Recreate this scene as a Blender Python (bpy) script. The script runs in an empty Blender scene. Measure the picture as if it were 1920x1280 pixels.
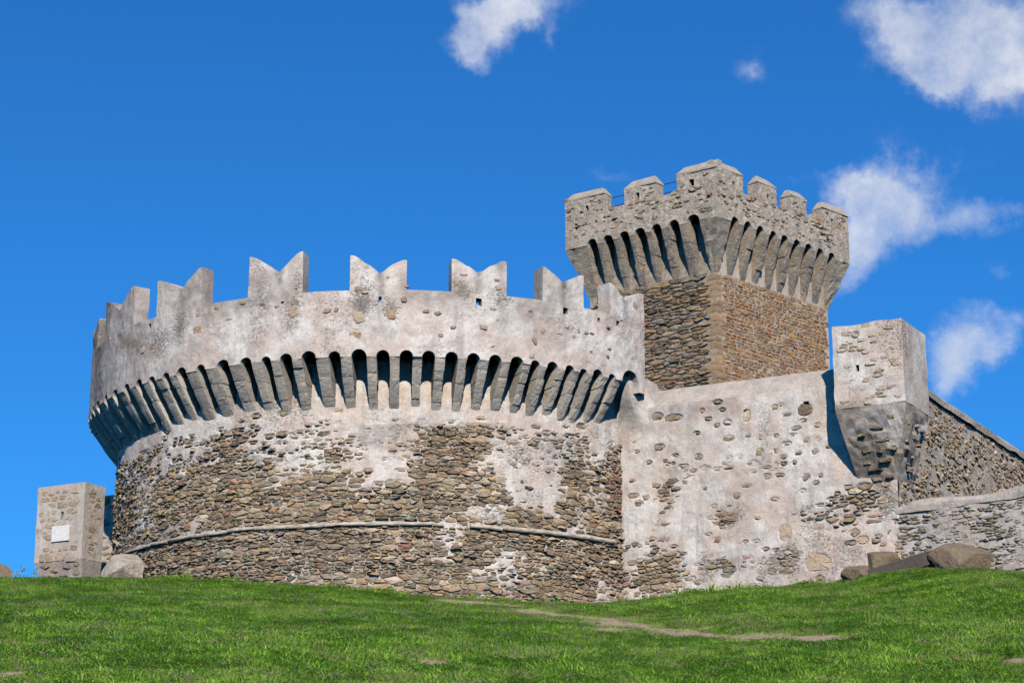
import bpy, math, random
import numpy as np
from mathutils import Vector

# ------------------------------------------------------------------ camera, sky, sun, exposure
SC = bpy.context.scene
COL = SC.collection
F, PITCH = 4200.0, math.radians(15.36)          # focal length in photo pixels (1920 wide), upward tilt
SUN_AZ, SUN_EL = math.radians(5), math.radians(32)   # sun behind the viewer, a little to the right
cam = bpy.data.cameras.new('camera'); camo = bpy.data.objects.new('camera', cam); COL.objects.link(camo)
cam.sensor_width = 36; cam.lens = F/1920*36; cam.clip_start = .1; cam.clip_end = 5000
camo.rotation_euler = (math.pi/2+PITCH, 0, 0); SC.camera = camo

world = bpy.data.worlds.new('World'); SC.world = world; world.use_nodes = True
sun = bpy.data.lights.new('sun', 'SUN'); sun.energy = 4.9; sun.angle = math.radians(.53); sun.color = (1, .925, .81)
suno = bpy.data.objects.new('sun', sun); COL.objects.link(suno)
S_DIR = Vector((math.sin(SUN_AZ)*math.cos(SUN_EL), -math.cos(SUN_AZ)*math.cos(SUN_EL), math.sin(SUN_EL)))
suno.rotation_euler = S_DIR.to_track_quat('Z', 'Y').to_euler(); suno.location = (20, -60, 60)
SC.view_settings.view_transform = 'Standard'; SC.view_settings.look = 'None'
SC.view_settings.exposure = 0.0; SC.view_settings.gamma = 1; SC.view_settings.use_curve_mapping = False
SC.render.engine = 'CYCLES'
SC.cycles.use_denoising = True
SC.cycles.max_bounces = 4; SC.cycles.diffuse_bounces = 0

cp, sp = math.cos(PITCH), math.sin(PITCH)
def ray(u, v):
    x = (u-960)/F; y = (640-v)/F
    return np.array([x, cp-y*sp, sp+y*cp])
def project(P):
    P = np.asarray(P, float); x, y, z = P[..., 0], P[..., 1], P[..., 2]
    fw = y*cp+z*sp; up = -y*sp+z*cp
    return 960+F*x/fw, 640-F*up/fw

def build_world():
    nt = world.node_tree; nt.nodes.clear(); N = nt.nodes; L = nt.links
    out = N.new('ShaderNodeOutputWorld'); bg = N.new('ShaderNodeBackground'); bg.inputs[1].default_value = .1
    sky = N.new('ShaderNodeTexSky'); sky.sky_type = 'NISHITA'; sky.sun_disc = False
    sky.sun_elevation = SUN_EL; sky.sun_rotation = math.pi-SUN_AZ
    sky.altitude = 150; sky.air_density = 1.0; sky.dust_density = .1; sky.ozone_density = 4.0
    hs = N.new('ShaderNodeMix'); hs.data_type = 'RGBA'; hs.blend_type = 'MULTIPLY'; hs.inputs['Factor'].default_value = 1
    L.new(sky.outputs[0], hs.inputs['A']); hs.inputs['B'].default_value = (.17, .715, 1.24, 1)      # the deep polarised blue of the photograph
    SKY = hs.outputs['Result']
    tc = N.new('ShaderNodeTexCoord')
    def math_(op, a, b=None, c=None, clamp=False):
        n = N.new('ShaderNodeMath'); n.operation = op; n.use_clamp = clamp
        for i, x in enumerate((a, b, c)):
            if x is None: continue
            if isinstance(x, (int, float)): n.inputs[i].default_value = x
            else: L.new(x, n.inputs[i])
        return n.outputs[0]
    # wispy distortion of the direction, shared by all the clouds
    def noise(scale, detail, rough, vec):
        n = N.new('ShaderNodeTexNoise'); n.inputs['Scale'].default_value = scale; n.inputs['Detail'].default_value = detail
        n.inputs['Roughness'].default_value = rough; L.new(vec, n.inputs['Vector']); return n
    off = N.new('ShaderNodeVectorMath'); off.operation = 'ADD'; L.new(tc.outputs['Generated'], off.inputs[0]); off.inputs[1].default_value = (2.37, 5.11, 1.73)
    n1 = noise(20, 6, .62, off.outputs[0])
    sub = N.new('ShaderNodeVectorMath'); sub.operation = 'SUBTRACT'; L.new(n1.outputs['Color'], sub.inputs[0]); sub.inputs[1].default_value = (.5, .5, .5)
    sca = N.new('ShaderNodeVectorMath'); sca.operation = 'SCALE'; L.new(sub.outputs[0], sca.inputs[0]); sca.inputs['Scale'].default_value = .045
    add = N.new('ShaderNodeVectorMath'); add.operation = 'ADD'; L.new(tc.outputs['Generated'], add.inputs[0]); L.new(sca.outputs[0], add.inputs[1])
    D = add.outputs[0]
    # cloud puffs: photo pixel centre, half sizes, tilt (deg), strength
    puffs = [(935, 45, 85, 46, -22, .95), (985, 10, 62, 30, -12, .62), (905, 18, 60, 32, 0, .72), (858, 72, 50, 34, 10, .66), (902, 108, 26, 44, -20, .5), (1046, 78, 14, 28, 0, .5), (1005, 40, 34, 18, 0, .4),
             (1775, 50, 150, 66, 14, 1.1), (1838, 108, 105, 46, 10, .95), (1905, 60, 130, 90, 0, 1.0), (1690, 100, 66, 46, 10, .66), (1690, 25, 80, 34, 0, .55), (1765, 118, 40, 30, 0, .5),
             (1424, 103, 26, 22, 0, .5),
             (1668, 345, 92, 52, -18, .98), (1640, 420, 62, 76, 20, .95), (1705, 395, 76, 50, 0, .85), (1602, 510, 42, 62, 28, .82), (1760, 445, 52, 30, 0, .5), (1838, 412, 58, 38, 0, .8),
             (1852, 517, 40, 22, 0, .62), (1915, 410, 20, 20, 0, .5),
             (1800, 658, 74, 44, -10, 1.0), (1785, 722, 38, 46, 10, .75), (1845, 650, 34, 28, 0, .55),
             (1130, 337, 55, 18, 0, .52), (1480, 345, 46, 24, -20, .48), (1850, 600, 60, 16, 0, .45), (1595, 325, 46, 30, 0, .45)]
    extra = [(-600, 200, 220, 90, 8, 1.0), (-1000, 520, 160, 70, 0, .9), (2350, 300, 200, 100, 0, 1.1), (2600, 640, 160, 60, 5, .9), (400, -700, 240, 120, 10, 1.0), (1500, -800, 200, 110, -8, 1.0), (-400, -300, 130, 70, 0, .8)]
    items = []
    for (u, v, a, b, t, s) in puffs+extra:
        items.append((Vector(ray(u, v)).normalized(), a/F, b/F, t, s))
    tot = None
    for c, a, b, t, s in items:
        e1 = c.cross(Vector((0, 0, 1))).normalized(); e2 = e1.cross(c).normalized()
        t = math.radians(-t); f1 = (e1*math.cos(t)+e2*math.sin(t))/a; f2 = (-e1*math.sin(t)+e2*math.cos(t))/b
        def dot(vec):
            n = N.new('ShaderNodeVectorMath'); n.operation = 'DOT_PRODUCT'; L.new(D, n.inputs[0]); n.inputs[1].default_value = vec; return n.outputs['Value']
        x, y = dot(f1), dot(f2)
        r2 = math_('MULTIPLY_ADD', x, x, math_('MULTIPLY', y, y))
        g = math_('MULTIPLY', math_('EXPONENT', math_('MULTIPLY', r2, -.8)), s)
        tot = g if tot is None else math_('ADD', tot, g)
    n2 = noise(24, 7, .66, off.outputs[0]); n3 = noise(58, 4, .6, off.outputs[0])
    k = math_('ADD', math_('MULTIPLY', math_('SUBTRACT', n2.outputs['Fac'], .5), 2.5), math_('MULTIPLY', math_('SUBTRACT', n3.outputs['Fac'], .5), .7))
    t1 = math_('MINIMUM', tot, 1.25)
    dens = math_('SUBTRACT', math_('ADD', math_('MULTIPLY', t1, 1.0), math_('MULTIPLY', k, .95)), .28)
    mr = N.new('ShaderNodeMapRange'); mr.interpolation_type = 'SMOOTHSTEP'; mr.inputs['From Min'].default_value = 0; mr.inputs['From Max'].default_value = 1.7
    L.new(dens, mr.inputs['Value'])
    mask = math_('MULTIPLY', math_('MULTIPLY', mr.outputs[0], math_('MULTIPLY', tot, 2.2, clamp=True)), .96)
    mix = N.new('ShaderNodeMix'); mix.data_type = 'RGBA'
    L.new(mask, mix.inputs['Factor']); L.new(SKY, mix.inputs['A']); n4 = noise(16, 3, .5, tc.outputs['Generated'])
    shade = N.new('ShaderNodeMix'); shade.data_type = 'RGBA'; L.new(math_('MULTIPLY', math_('SUBTRACT', n4.outputs['Fac'], .38), 3.0, clamp=True), shade.inputs['Factor'])
    shade.inputs['A'].default_value = (6.3, 6.9, 8.0, 1); shade.inputs['B'].default_value = (9.2, 9.2, 9.3, 1); L.new(shade.outputs['Result'], mix.inputs['B'])
    L.new(mix.outputs['Result'], bg.inputs[0])
    # the puffs all drift in the half of the sky over the castle; the plain sky needs no cloud noise
    bg0 = N.new('ShaderNodeBackground'); bg0.inputs[1].default_value = .1; L.new(SKY, bg0.inputs[0])
    sx = N.new('ShaderNodeSeparateXYZ'); L.new(tc.outputs['Generated'], sx.inputs[0])
    sel = math_('GREATER_THAN', sx.outputs['Y'], .55)
    ms = N.new('ShaderNodeMixShader'); L.new(sel, ms.inputs[0]); L.new(bg0.outputs[0], ms.inputs[1]); L.new(bg.outputs[0], ms.inputs[2])
    L.new(ms.outputs[0], out.inputs[0])
build_world()

# ------------------------------------------------------------------ helpers
rng = np.random.default_rng(7); random.seed(7)
def _h(ix, iy, iz, s):
    n = (ix.astype(np.int64)*374761393+iy.astype(np.int64)*668265263+iz.astype(np.int64)*2147483647+s*974634777) & 0xffffffff
    n = ((n ^ (n >> 13))*1274126177) & 0xffffffff
    n = ((n ^ (n >> 16))*2246822519) & 0xffffffff
    return ((n ^ (n >> 15)) & 0xffffff)/float(0xffffff)
def vnoise(x, y, z=0.0, s=0):
    x, y, z = np.broadcast_arrays(np.asarray(x, float), np.asarray(y, float), np.asarray(z, float))
    ix, iy, iz = np.floor(x), np.floor(y), np.floor(z); fx, fy, fz = x-ix, y-iy, z-iz
    fx, fy, fz = [t*t*t*(t*(t*6-15)+10) for t in (fx, fy, fz)]
    r = 0
    for a in (0, 1):
        for b in (0, 1):
            for c in (0, 1):
                r = r+_h(ix+a, iy+b, iz+c, s)*(fx if a else 1-fx)*(fy if b else 1-fy)*(fz if c else 1-fz)
    return r*2-1
def fbm(x, y, z=0.0, oct=4, s=0, g=.5):
    r = 0; a = 1; t = 0
    for o in range(oct):
        k = 2.03**o
        r = r+a*vnoise(np.asarray(x)*k+o*7.3, np.asarray(y)*k-o*3.1, np.asarray(z)*k+o*1.7, s+o); t += a; a *= g
    return r/t*1.6
def sstep(a, b, x):
    t = np.clip((np.asarray(x, float)-a)/(b-a), 0, 1); return t*t*(3-2*t)

def mesh_obj(name, verts, faces, mat, parent=None, attrs=None, smooth=False, kind=None):
    me = bpy.data.meshes.new(name)
    me.from_pydata([tuple(map(float, v)) for v in verts] if not isinstance(verts, np.ndarray) else verts.tolist(), [], faces)
    for k, a in (attrs or {}).items():
        a = np.asarray(a, np.float32)
        if a.ndim == 1:
            at = me.attributes.new(k, 'FLOAT', 'POINT'); at.data.foreach_set('value', a)
        else:
            at = me.attributes.new(k, 'FLOAT_COLOR', 'POINT')
            if a.shape[1] == 3: a = np.concatenate([a, np.ones((len(a), 1), np.float32)], 1)
            at.data.foreach_set('color', a.ravel())
    if smooth: me.polygons.foreach_set('use_smooth', [True]*len(me.polygons))
    if mat: me.materials.append(mat)
    me.update()
    o = bpy.data.objects.new(name, me); COL.objects.link(o)
    if parent: par(o, parent)
    if kind: o['kind'] = kind
    return o
def par(o, p):
    o.parent = p
    m = p.matrix_basis.copy(); q = p.parent
    while q: m = q.matrix_parent_inverse.inverted() @ m if False else q.matrix_basis @ p.matrix_parent_inverse @ m; q = q.parent
    o.matrix_parent_inverse = m.inverted()
def thing(name, loc, label, cat, group=None):
    o = bpy.data.objects.new(name, None); COL.objects.link(o); o.location = loc; o.empty_display_size = .3
    o['label'] = label; o['category'] = cat
    if group: o['group'] = group
    return o
def tag(o, label, cat, group=None):
    o['label'] = label; o['category'] = cat
    if group: o['group'] = group
    return o

def slab(name, Mf, U, T, zb, zt, thick, mat, parent=None, hole=None, relief=None, attrs=None, skip=None):
    """closed slab: columns U (surface metres), rows T in 0..1 between zb(u) and zt(u); outer face relieved, inner at -thick."""
    U = np.asarray(U, float); T = np.asarray(T, float); nu, nt = len(U), len(T)
    ZB = np.array([zb(u) if callable(zb) else zb for u in U]); ZT = np.array([zt(u) if callable(zt) else zt for u in U])
    uu = np.repeat(U[:, None], nt, 1); vv = ZB[:, None]+(ZT-ZB)[:, None]*T[None, :]
    h = relief(uu, vv) if relief else np.zeros_like(uu)
    hi = relief(uu+37.1, vv+11)*.7 if relief else h
    th = thick(uu, vv) if callable(thick) else thick
    A = Mf(uu, vv, h); B = Mf(uu, vv, -th-hi)
    V = np.concatenate([A.reshape(-1, 3), B.reshape(-1, 3)]); n = nu*nt
    solid = np.ones((nu-1, nt-1), bool)
    uc = (U[:-1]+U[1:])/2; vc = (vv[:-1, :-1]+vv[1:, 1:])/2
    for (hu, hv, hw, hh) in (hole or []):
        solid &= ~((np.abs(uc-hu)[:, None] < hw/2) & (np.abs(vc-hv) < hh/2))
    idx = lambda i, j: i*nt+j
    Fc = []
    for i in range(nu-1):
        for j in range(nt-1):
            if not solid[i, j]: continue
            a, b, c, d = idx(i, j), idx(i+1, j), idx(i+1, j+1), idx(i, j+1)
            Fc.append((a, b, c, d)); Fc.append((n+d, n+c, n+b, n+a))
            if i == 0 or not solid[i-1, j]: Fc.append((a, d, n+d, n+a))
            if i == nu-2 or not solid[i+1, j]: Fc.append((c, b, n+b, n+c))
            if j == 0 or not solid[i, j-1]: Fc.append((b, a, n+a, n+b))
            if j == nt-2 or not solid[i, j+1]: Fc.append((d, c, n+c, n+d))
    at = {}
    for k, fn in (attrs or {}).items():
        x = fn(uu, vv); at[k] = np.concatenate([x.ravel(), x.ravel()])
    return mesh_obj(name, V, Fc, mat, parent, at)

def grid_surface(name, Mf, U, Vv, H, mat, parent, attrs):
    uu, vv = np.meshgrid(U, Vv, indexing='ij'); P = Mf(uu, vv, H).reshape(-1, 3); nu, nv = len(U), len(Vv)
    i = np.arange(nu-1)[:, None]*nv+np.arange(nv-1)[None, :]; i = i.ravel()
    Fc = np.stack([i, i+nv, i+nv+1, i+1], 1).tolist()
    return mesh_obj(name, P, Fc, mat, parent, {k: a.ravel() for k, a in attrs.items()})

def lerp_list(a, b, step): n = max(2, int(round(abs(b-a)/step))+1); return np.linspace(a, b, n)

# --- mappings from wall coordinates (u along, v up = z, d outwards) to space
def plane_map(P, r, nrm):
    P = np.array(P[:2], float); r = np.array(r, float)/np.hypot(*r); n = np.array(nrm, float)/np.hypot(*nrm)
    def Mf(u, v, d):
        u, v, d = np.broadcast_arrays(np.asarray(u, float), np.asarray(v, float), np.asarray(d, float))
        return np.stack([P[0]+u*r[0]+d*n[0], P[1]+u*r[1]+d*n[1], v], -1)
    def uv(px, py, off=0.0):
        dr = ray(px, py); O = P+off*n
        t = (O@n)/(dr[:2]@n); q = dr*t
        return float((q[:2]-P)@r), float(q[2])
    Mf.uv = uv; Mf.r = r; Mf.n = n; Mf.P = P
    return Mf
def cyl_map(C, R):
    def Mf(u, v, d):
        u, v, d = np.broadcast_arrays(np.asarray(u, float), np.asarray(v, float), np.asarray(d, float))
        a = u/R
        return np.stack([C[0]+(R+d)*np.sin(a), C[1]-(R+d)*np.cos(a), v], -1)
    def uv(px, py, off=0.0):
        dr = ray(px, py); A = dr[0]**2+dr[1]**2; B = -2*(dr[0]*C[0]+dr[1]*C[1]); c = C[0]**2+C[1]**2-(R+off)**2
        q = max(0., B*B-4*A*c); t = (-B-math.sqrt(q))/2/A; P = dr*t
        return float(R*math.atan2(P[0]-C[0], C[1]-P[1])), float(P[2])
    Mf.uv = uv; Mf.R = R
    return Mf

# --- rubble: power-diagram cells around jittered courses
def rubble_cells(u0, u1, v0, v1, hmin, hmax, asp, seed, k=2.4, jit=.26):
    r = np.random.default_rng(seed); S = []
    v = v0
    while v < v1:
        h = hmin+(hmax-hmin)*r.random()**1.5; u = u0-r.uniform(0, .4)
        while u < u1+.2:
            w = (.5*h+.5*(hmin+hmax)/2)*(asp[0]+(asp[1]-asp[0])*r.random()**1.4)
            S.append((u+w/2+r.normal(0, .05*w), v+h/2+r.normal(0, jit*h), w, h)); u += w
        v += h
    S = np.array(S); X = S[:, 0]; Y = S[:, 1]*k
    wt = (np.minimum(S[:, 2], S[:, 3]*k*1.3)*.5)**2*r.uniform(.15, 1.25, len(S))
    cs = max(hmax*k, hmax*asp[1]*.55)*1.15; cells = {}
    for i in range(len(S)): cells.setdefault((int(X[i]//cs), int(Y[i]//cs)), []).append(i)
    out = []
    for i in range(len(S)):
        cx, cy = int(X[i]//cs), int(Y[i]//cs); nb = []
        for a in (-1, 0, 1):
            for b in (-1, 0, 1): nb += cells.get((cx+a, cy+b), [])
        xi, yi, wi = X[i], Y[i], wt[i]
        nb = sorted((j for j in nb if j != i), key=lambda j: (X[j]-xi)**2+(Y[j]-yi)**2)[:18]
        W = S[i, 2]*.85; Hh = S[i, 3]*k*.95
        poly = [(xi-W, yi-Hh), (xi+W, yi-Hh), (xi+W, yi+Hh), (xi-W, yi+Hh)]
        for j in nb:
            dx, dy = X[j]-xi, Y[j]-yi; d2 = dx*dx+dy*dy
            c = (d2+wi-wt[j])/2
            new = []; m = len(poly)
            sd = [(p[0]-xi)*dx+(p[1]-yi)*dy-c for p in poly]
            if max(sd) <= 0: continue
            for q in range(m):
                p, pn = poly[q], poly[(q+1) % m]; s0, s1 = sd[q], sd[(q+1) % m]
                if s0 <= 0: new.append(p)
                if s0*s1 < 0:
                    t = s0/(s0-s1); new.append((p[0]+(pn[0]-p[0])*t, p[1]+(pn[1]-p[1])*t))
            poly = new
            if len(poly) < 3: break
        if len(poly) < 3: continue
        out.append(np.array([(p[0], p[1]/k) for p in poly]))
    return out
def blob_poly(u, v, w, h, r, n=0):
    n = n or int(r.integers(5, 9))
    a = np.sort((np.arange(n)+r.uniform(-.32, .32, n))*2*math.pi/n)+r.uniform(0, 1.5)
    c, s = np.cos(a), np.sin(a); k = r.uniform(.78, 1.15, n)
    return np.stack([u+w/2*np.sign(c)*np.abs(c)**.6*k, v+h/2*np.sign(s)*np.abs(s)**.6*k+.12*h*r.normal()*c], 1)

def stone_mesh(poly, Mf, depth, gap, r, base=-.06, rough=.012, cut=(.05, .2)):
    c = poly.mean(0); w, h = np.ptp(poly[:, 0]), np.ptp(poly[:, 1])
    sx, sy = max(.45, 1-2*gap/max(w, .01)), max(.4, 1-2*gap/max(h, .01))
    p = (poly-c)*[sx, sy]
    q = np.roll(p, -1, 0); t = r.uniform(*cut, len(p))[:, None]
    ring = np.empty((2*len(p), 2)); ring[0::2] = p*(1-t)+q*t; ring[1::2] = p*t+q*(1-t)
    keep = [0]
    for i in range(1, len(ring)):
        if np.hypot(*(ring[i]-ring[keep[-1]])) > .012: keep.append(i)
    ring = ring[keep]; n = len(ring)
    if n < 4: return None
    ring = ring*(1+r.normal(0, .055, (n, 1)))
    tilt = r.normal(0, .016, 2)/np.array([max(w, .08), max(h, .08)])*.6
    dd = depth+ring@tilt
    i1 = .97; i2 = min(.92, 1-.014/max(.03, min(w, h)/2)); i2 = max(i2, .7)
    k1 = ring*i1; k2 = ring*i2+r.normal(0, .004, (n, 2))
    d1 = dd*.55+base*.12+r.normal(0, rough*.5, n); d2 = dd+r.normal(0, rough, n)
    UV = np.concatenate([ring, k1, k2, [[0, 0]]])+c; Dp = np.concatenate([np.full(n, base), d1, d2, [depth+abs(r.normal(0, rough))]])
    V = Mf(UV[:, 0], UV[:, 1], Dp)
    Fc = []
    for i in range(n):
        j = (i+1) % n
        Fc += [(i, j, n+j, n+i), (n+i, n+j, 2*n+j, 2*n+i), (2*n+i, 2*n+j, 3*n)]
    return V, Fc

def lay_stones(stones, Mf, parent, mat, seed, gap, pal, depth, limit=300, name='stone', stuff='rubble_stones', rough=.012, cut=(.05, .2)):
    """stones: list of polygons. The largest become objects, the others one stuff mesh. pal(u,v,rng)->rgb, depth(u,v,rng)->m"""
    r = np.random.default_rng(seed); built = []
    for p in stones:
        c = p.mean(0); d = depth(c[0], c[1], r); col = pal(c[0], c[1], r)
        m = stone_mesh(p, Mf, d, gap*r.uniform(.6, 1.5), r, rough=rough, cut=cut)
        if m: built.append((np.ptp(p[:, 0])*np.ptp(p[:, 1]), m, col))
    built.sort(key=lambda b: -b[0])
    for a, (V, Fc), col in built[:limit]:
        mesh_obj(name, V, Fc, mat, parent, {'col': np.tile(col, (len(V), 1))})
    rest = built[limit:]
    if rest:
        Vs, Fs, Cs, o = [], [], [], 0
        for a, (V, Fc), col in rest:
            Vs.append(V); Fs += [tuple(x+o for x in f) for f in Fc]; Cs.append(np.tile(col, (len(V), 1))); o += len(V)
        mesh_obj(stuff, np.concatenate(Vs), Fs, mat, parent, {'col': np.concatenate(Cs)}, kind='stuff')

def carve(H, U, Vv, stones, level, grow=1.3):
    """lower the plaster sheet where a stone shows through"""
    for p in stones:
        c = p.mean(0); w, h = np.ptp(p[:, 0])*grow/2+.02, np.ptp(p[:, 1])*grow/2+.02
        i0, i1 = np.searchsorted(U, [c[0]-w, c[0]+w]); j0, j1 = np.searchsorted(Vv, [c[1]-h, c[1]+h])
        if i1 <= i0 or j1 <= j0: continue
        e = np.sqrt(((U[i0:i1]-c[0])/w)[:, None]**2+((Vv[j0:j1]-c[1])/h)[None, :]**2)
        lv = level+.06*sstep(.72, 1.0, e)
        H[i0:i1, j0:j1] = np.minimum(H[i0:i1, j0:j1], np.where(e < 1, lv, 9))

# ------------------------------------------------------------------ materials
class MT:
    def __init__(s, name, rough=.9, spec=.2):
        s.m = bpy.data.materials.new(name); s.m.use_nodes = True; s.nt = s.m.node_tree; s.N = s.nt.nodes; s.L = s.nt.links
        s.b = s.N['Principled BSDF']; s.b.inputs['Roughness'].default_value = rough; s.b.inputs['Specular IOR Level'].default_value = spec
        s.geo = s.N.new('ShaderNodeNewGeometry')
    def put(s, sock, x):
        if isinstance(x, bpy.types.NodeSocket): s.L.new(x, sock)
        elif isinstance(x, (int, float)): sock.default_value = x
        else: sock.default_value = tuple(x)+((1,) if len(x) == 3 and len(sock.default_value) == 4 else ())
    def pos(s, sc=(1, 1, 1)):
        n = s.N.new('ShaderNodeVectorMath'); n.operation = 'MULTIPLY'; s.L.new(s.geo.outputs['Position'], n.inputs[0]); n.inputs[1].default_value = sc; return n.outputs[0]
    def noise(s, scale, detail=4, rough=.55, sc=(1, 1, 1), dist=0):
        n = s.N.new('ShaderNodeTexNoise'); n.inputs['Scale'].default_value = scale; n.inputs['Detail'].default_value = detail
        n.inputs['Roughness'].default_value = rough; n.inputs['Distortion'].default_value = dist; s.L.new(s.pos(sc), n.inputs['Vector']); return n.outputs['Fac']
    def vor(s, scale, feature='F1', sc=(1, 1, 1), out='Distance'):
        n = s.N.new('ShaderNodeTexVoronoi'); n.feature = feature; n.inputs['Scale'].default_value = scale; s.L.new(s.pos(sc), n.inputs['Vector']); return n.outputs[out]
    def attr(s, name, out='Fac'):
        n = s.N.new('ShaderNodeAttribute'); n.attribute_name = name; return n.outputs[out]
    def ramp(s, x, a, b, c=0., d=1., smooth=True):
        n = s.N.new('ShaderNodeMapRange'); n.interpolation_type = 'SMOOTHSTEP' if smooth else 'LINEAR'
        s.put(n.inputs['Value'], x)
        for k, v in zip(('From Min', 'From Max', 'To Min', 'To Max'), (a, b, c, d)): n.inputs[k].default_value = v
        return n.outputs[0]
    def math(s, op, a, b=0., clamp=False):
        n = s.N.new('ShaderNodeMath'); n.operation = op; n.use_clamp = clamp; s.put(n.inputs[0], a); s.put(n.inputs[1], b); return n.outputs[0]
    def mix(s, f, a, b, mode='MIX'):
        n = s.N.new('ShaderNodeMix'); n.data_type = 'RGBA'; n.blend_type = mode
        s.put(n.inputs['Factor'], f); s.put(n.inputs['A'], a); s.put(n.inputs['B'], b); return n.outputs['Result']
    def grey(s, x):
        n = s.N.new('ShaderNodeCombineColor'); [s.L.new(x, n.inputs[i]) for i in range(3)]; return n.outputs[0]
    def bump(s, h, strength=.6, dist=.02, prev=None):
        n = s.N.new('ShaderNodeBump'); n.inputs['Strength'].default_value = strength; n.inputs['Distance'].default_value = dist
        s.L.new(h, n.inputs['Height'])
        if prev: s.L.new(prev, n.inputs['Normal'])
        return n.outputs[0]
    def done(s, col, nrm=None):
        s.put(s.b.inputs['Base Color'], col)
        if nrm: s.L.new(nrm, s.b.inputs['Normal'])
        return s.m

def mat_plaster(name, white, warm, grey, mortar, rough_amp=1.0):
    m = MT(name)
    p = m.attr('plaster'); st = m.attr('stain')
    big = m.ramp(m.noise(.9, 5, .6), .40, .60); mid = m.ramp(m.noise(2.6, 6, .65), .43, .62); fine = m.noise(18, 6, .7)
    c = m.mix(big, white, warm); c = m.mix(m.math('MULTIPLY', mid, .6), c, grey)
    streak = m.ramp(m.noise(3.2, 5, .6, (1, 1, .18)), .52, .74)
    c = m.mix(m.math('MULTIPLY', streak, .5), c, [x*.66 for x in grey])
    c = m.mix(m.ramp(m.noise(7, 5, .7), .6, .72, 0, .45), c, [x*1.12 for x in white])
    mo = m.mix(m.ramp(m.noise(5, 6, .7), .4, .65), mortar, [x*.62 for x in mortar])
    edge = m.math('ADD', p, m.math('MULTIPLY', m.math('SUBTRACT', m.noise(6, 6, .7), .5), .9))
    c = m.mix(m.ramp(edge, .35, .55), mo, c)
    sedge = m.math('MULTIPLY', st, m.ramp(m.noise(4.5, 6, .7), .25, .68, .25, 1.15))
    c = m.mix(m.math('MINIMUM', sedge, .9), c, (.135, .118, .11))
    pits = m.ramp(m.noise(11, 4, .6, (1, 1, 1.6)), .67, .76)
    c = m.mix(m.math('MULTIPLY', pits, .6), c, (.2, .165, .13))
    wn = m.attr('worn'); wz = m.noise(13, 6, .75, (1, 1, 1.7))
    thr = m.math('ADD', wz, m.math('MULTIPLY', wn, .34))
    c = m.mix(m.ramp(thr, .60, .78, 0, .9), c, m.mix(m.ramp(m.noise(8, 4, .6), .4, .6), (.36, .30, .235), (.27, .245, .215)))
    c = m.mix(m.ramp(m.math('ADD', m.noise(22, 4, .7, (1, 1, 1.8)), m.math('MULTIPLY', wn, .2)), .72, .8, 0, .85), c, (.11, .095, .08))
    c = m.mix(1, c, m.grey(m.ramp(fine, .25, .75, .78, 1.2, False)), 'MULTIPLY')
    c = m.mix(1, c, m.grey(m.ramp(m.noise(60, 3, .6), .3, .7, .86, 1.13, False)), 'MULTIPLY')
    h = m.math('ADD', m.math('MULTIPLY', m.noise(7, 7, .65), 1.0), m.math('MULTIPLY', m.noise(34, 5, .7), .35))
    h = m.math('SUBTRACT', h, m.math('MULTIPLY', pits, .6)); h = m.math('SUBTRACT', h, m.math('MULTIPLY', m.ramp(thr, .62, .9), .8))
    return m.done(c, m.bump(h, .85*rough_amp, .035))
M_PL = mat_plaster('lime_plaster', (.69, .64, .585), (.62, .50, .42), (.45, .39, .345), (.50, .41, .31))
M_PLR = mat_plaster('weathered_lime_plaster', (.67, .62, .57), (.58, .475, .41), (.41, .355, .32), (.44, .37, .29))

def mat_stone():
    m = MT('rubble_stone', .92)
    c = m.mix(1, m.attr('col', 'Color'), (1.0, .90, .79), 'MULTIPLY')
    c = m.mix(1, c, m.grey(m.ramp(m.noise(9, 6, .7, (1, 1, 2.2)), .3, .7, .62, 1.32, False)), 'MULTIPLY')
    c = m.mix(m.ramp(m.noise(4, 5, .65), .6, .75, 0, .5), c, (.35, .29, .22))
    c = m.mix(m.ramp(m.noise(14, 5, .7), .62, .74, 0, .6), c, (.56, .50, .43))
    c = m.mix(m.ramp(m.noise(3.1, 7, .75), .46, .72, 0, .6), c, (.54, .475, .395))
    h = m.math('ADD', m.noise(14, 6, .7, (1, 1, 2.6)), m.math('MULTIPLY', m.noise(45, 4, .6), .4))
    return m.done(c, m.bump(h, .9, .03))
M_ST = mat_stone()
def mat_corbel():
    m = MT('corbel_stone', .92)
    o = m.N.new('ShaderNodeObjectInfo')
    c = m.mix(m.ramp(m.noise(1.6, 5, .6), .38, .64), (.66, .60, .53), (.70, .60, .48))
    c = m.mix(m.math('MULTIPLY', m.attr('tint'), .85), c, (.42, .375, .325))
    c = m.mix(m.ramp(m.noise(3.5, 6, .7, (1, 1, .35)), .56, .72, 0, .7), c, (.62, .59, .55))
    c = m.mix(m.ramp(m.noise(5, 6, .7, (1, 1, 1.8)), .58, .7, 0, .7), c, (.2, .185, .17))
    c = m.mix(1, c, m.grey(m.ramp(m.noise(20, 5, .7), .25, .75, .75, 1.25, False)), 'MULTIPLY')
    h = m.math('ADD', m.noise(8, 7, .7, (1, 1, 2.2)), m.math('MULTIPLY', m.noise(35, 4, .6), .35))
    return m.done(c, m.bump(h, .9, .035))
M_CB = mat_corbel()
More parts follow.
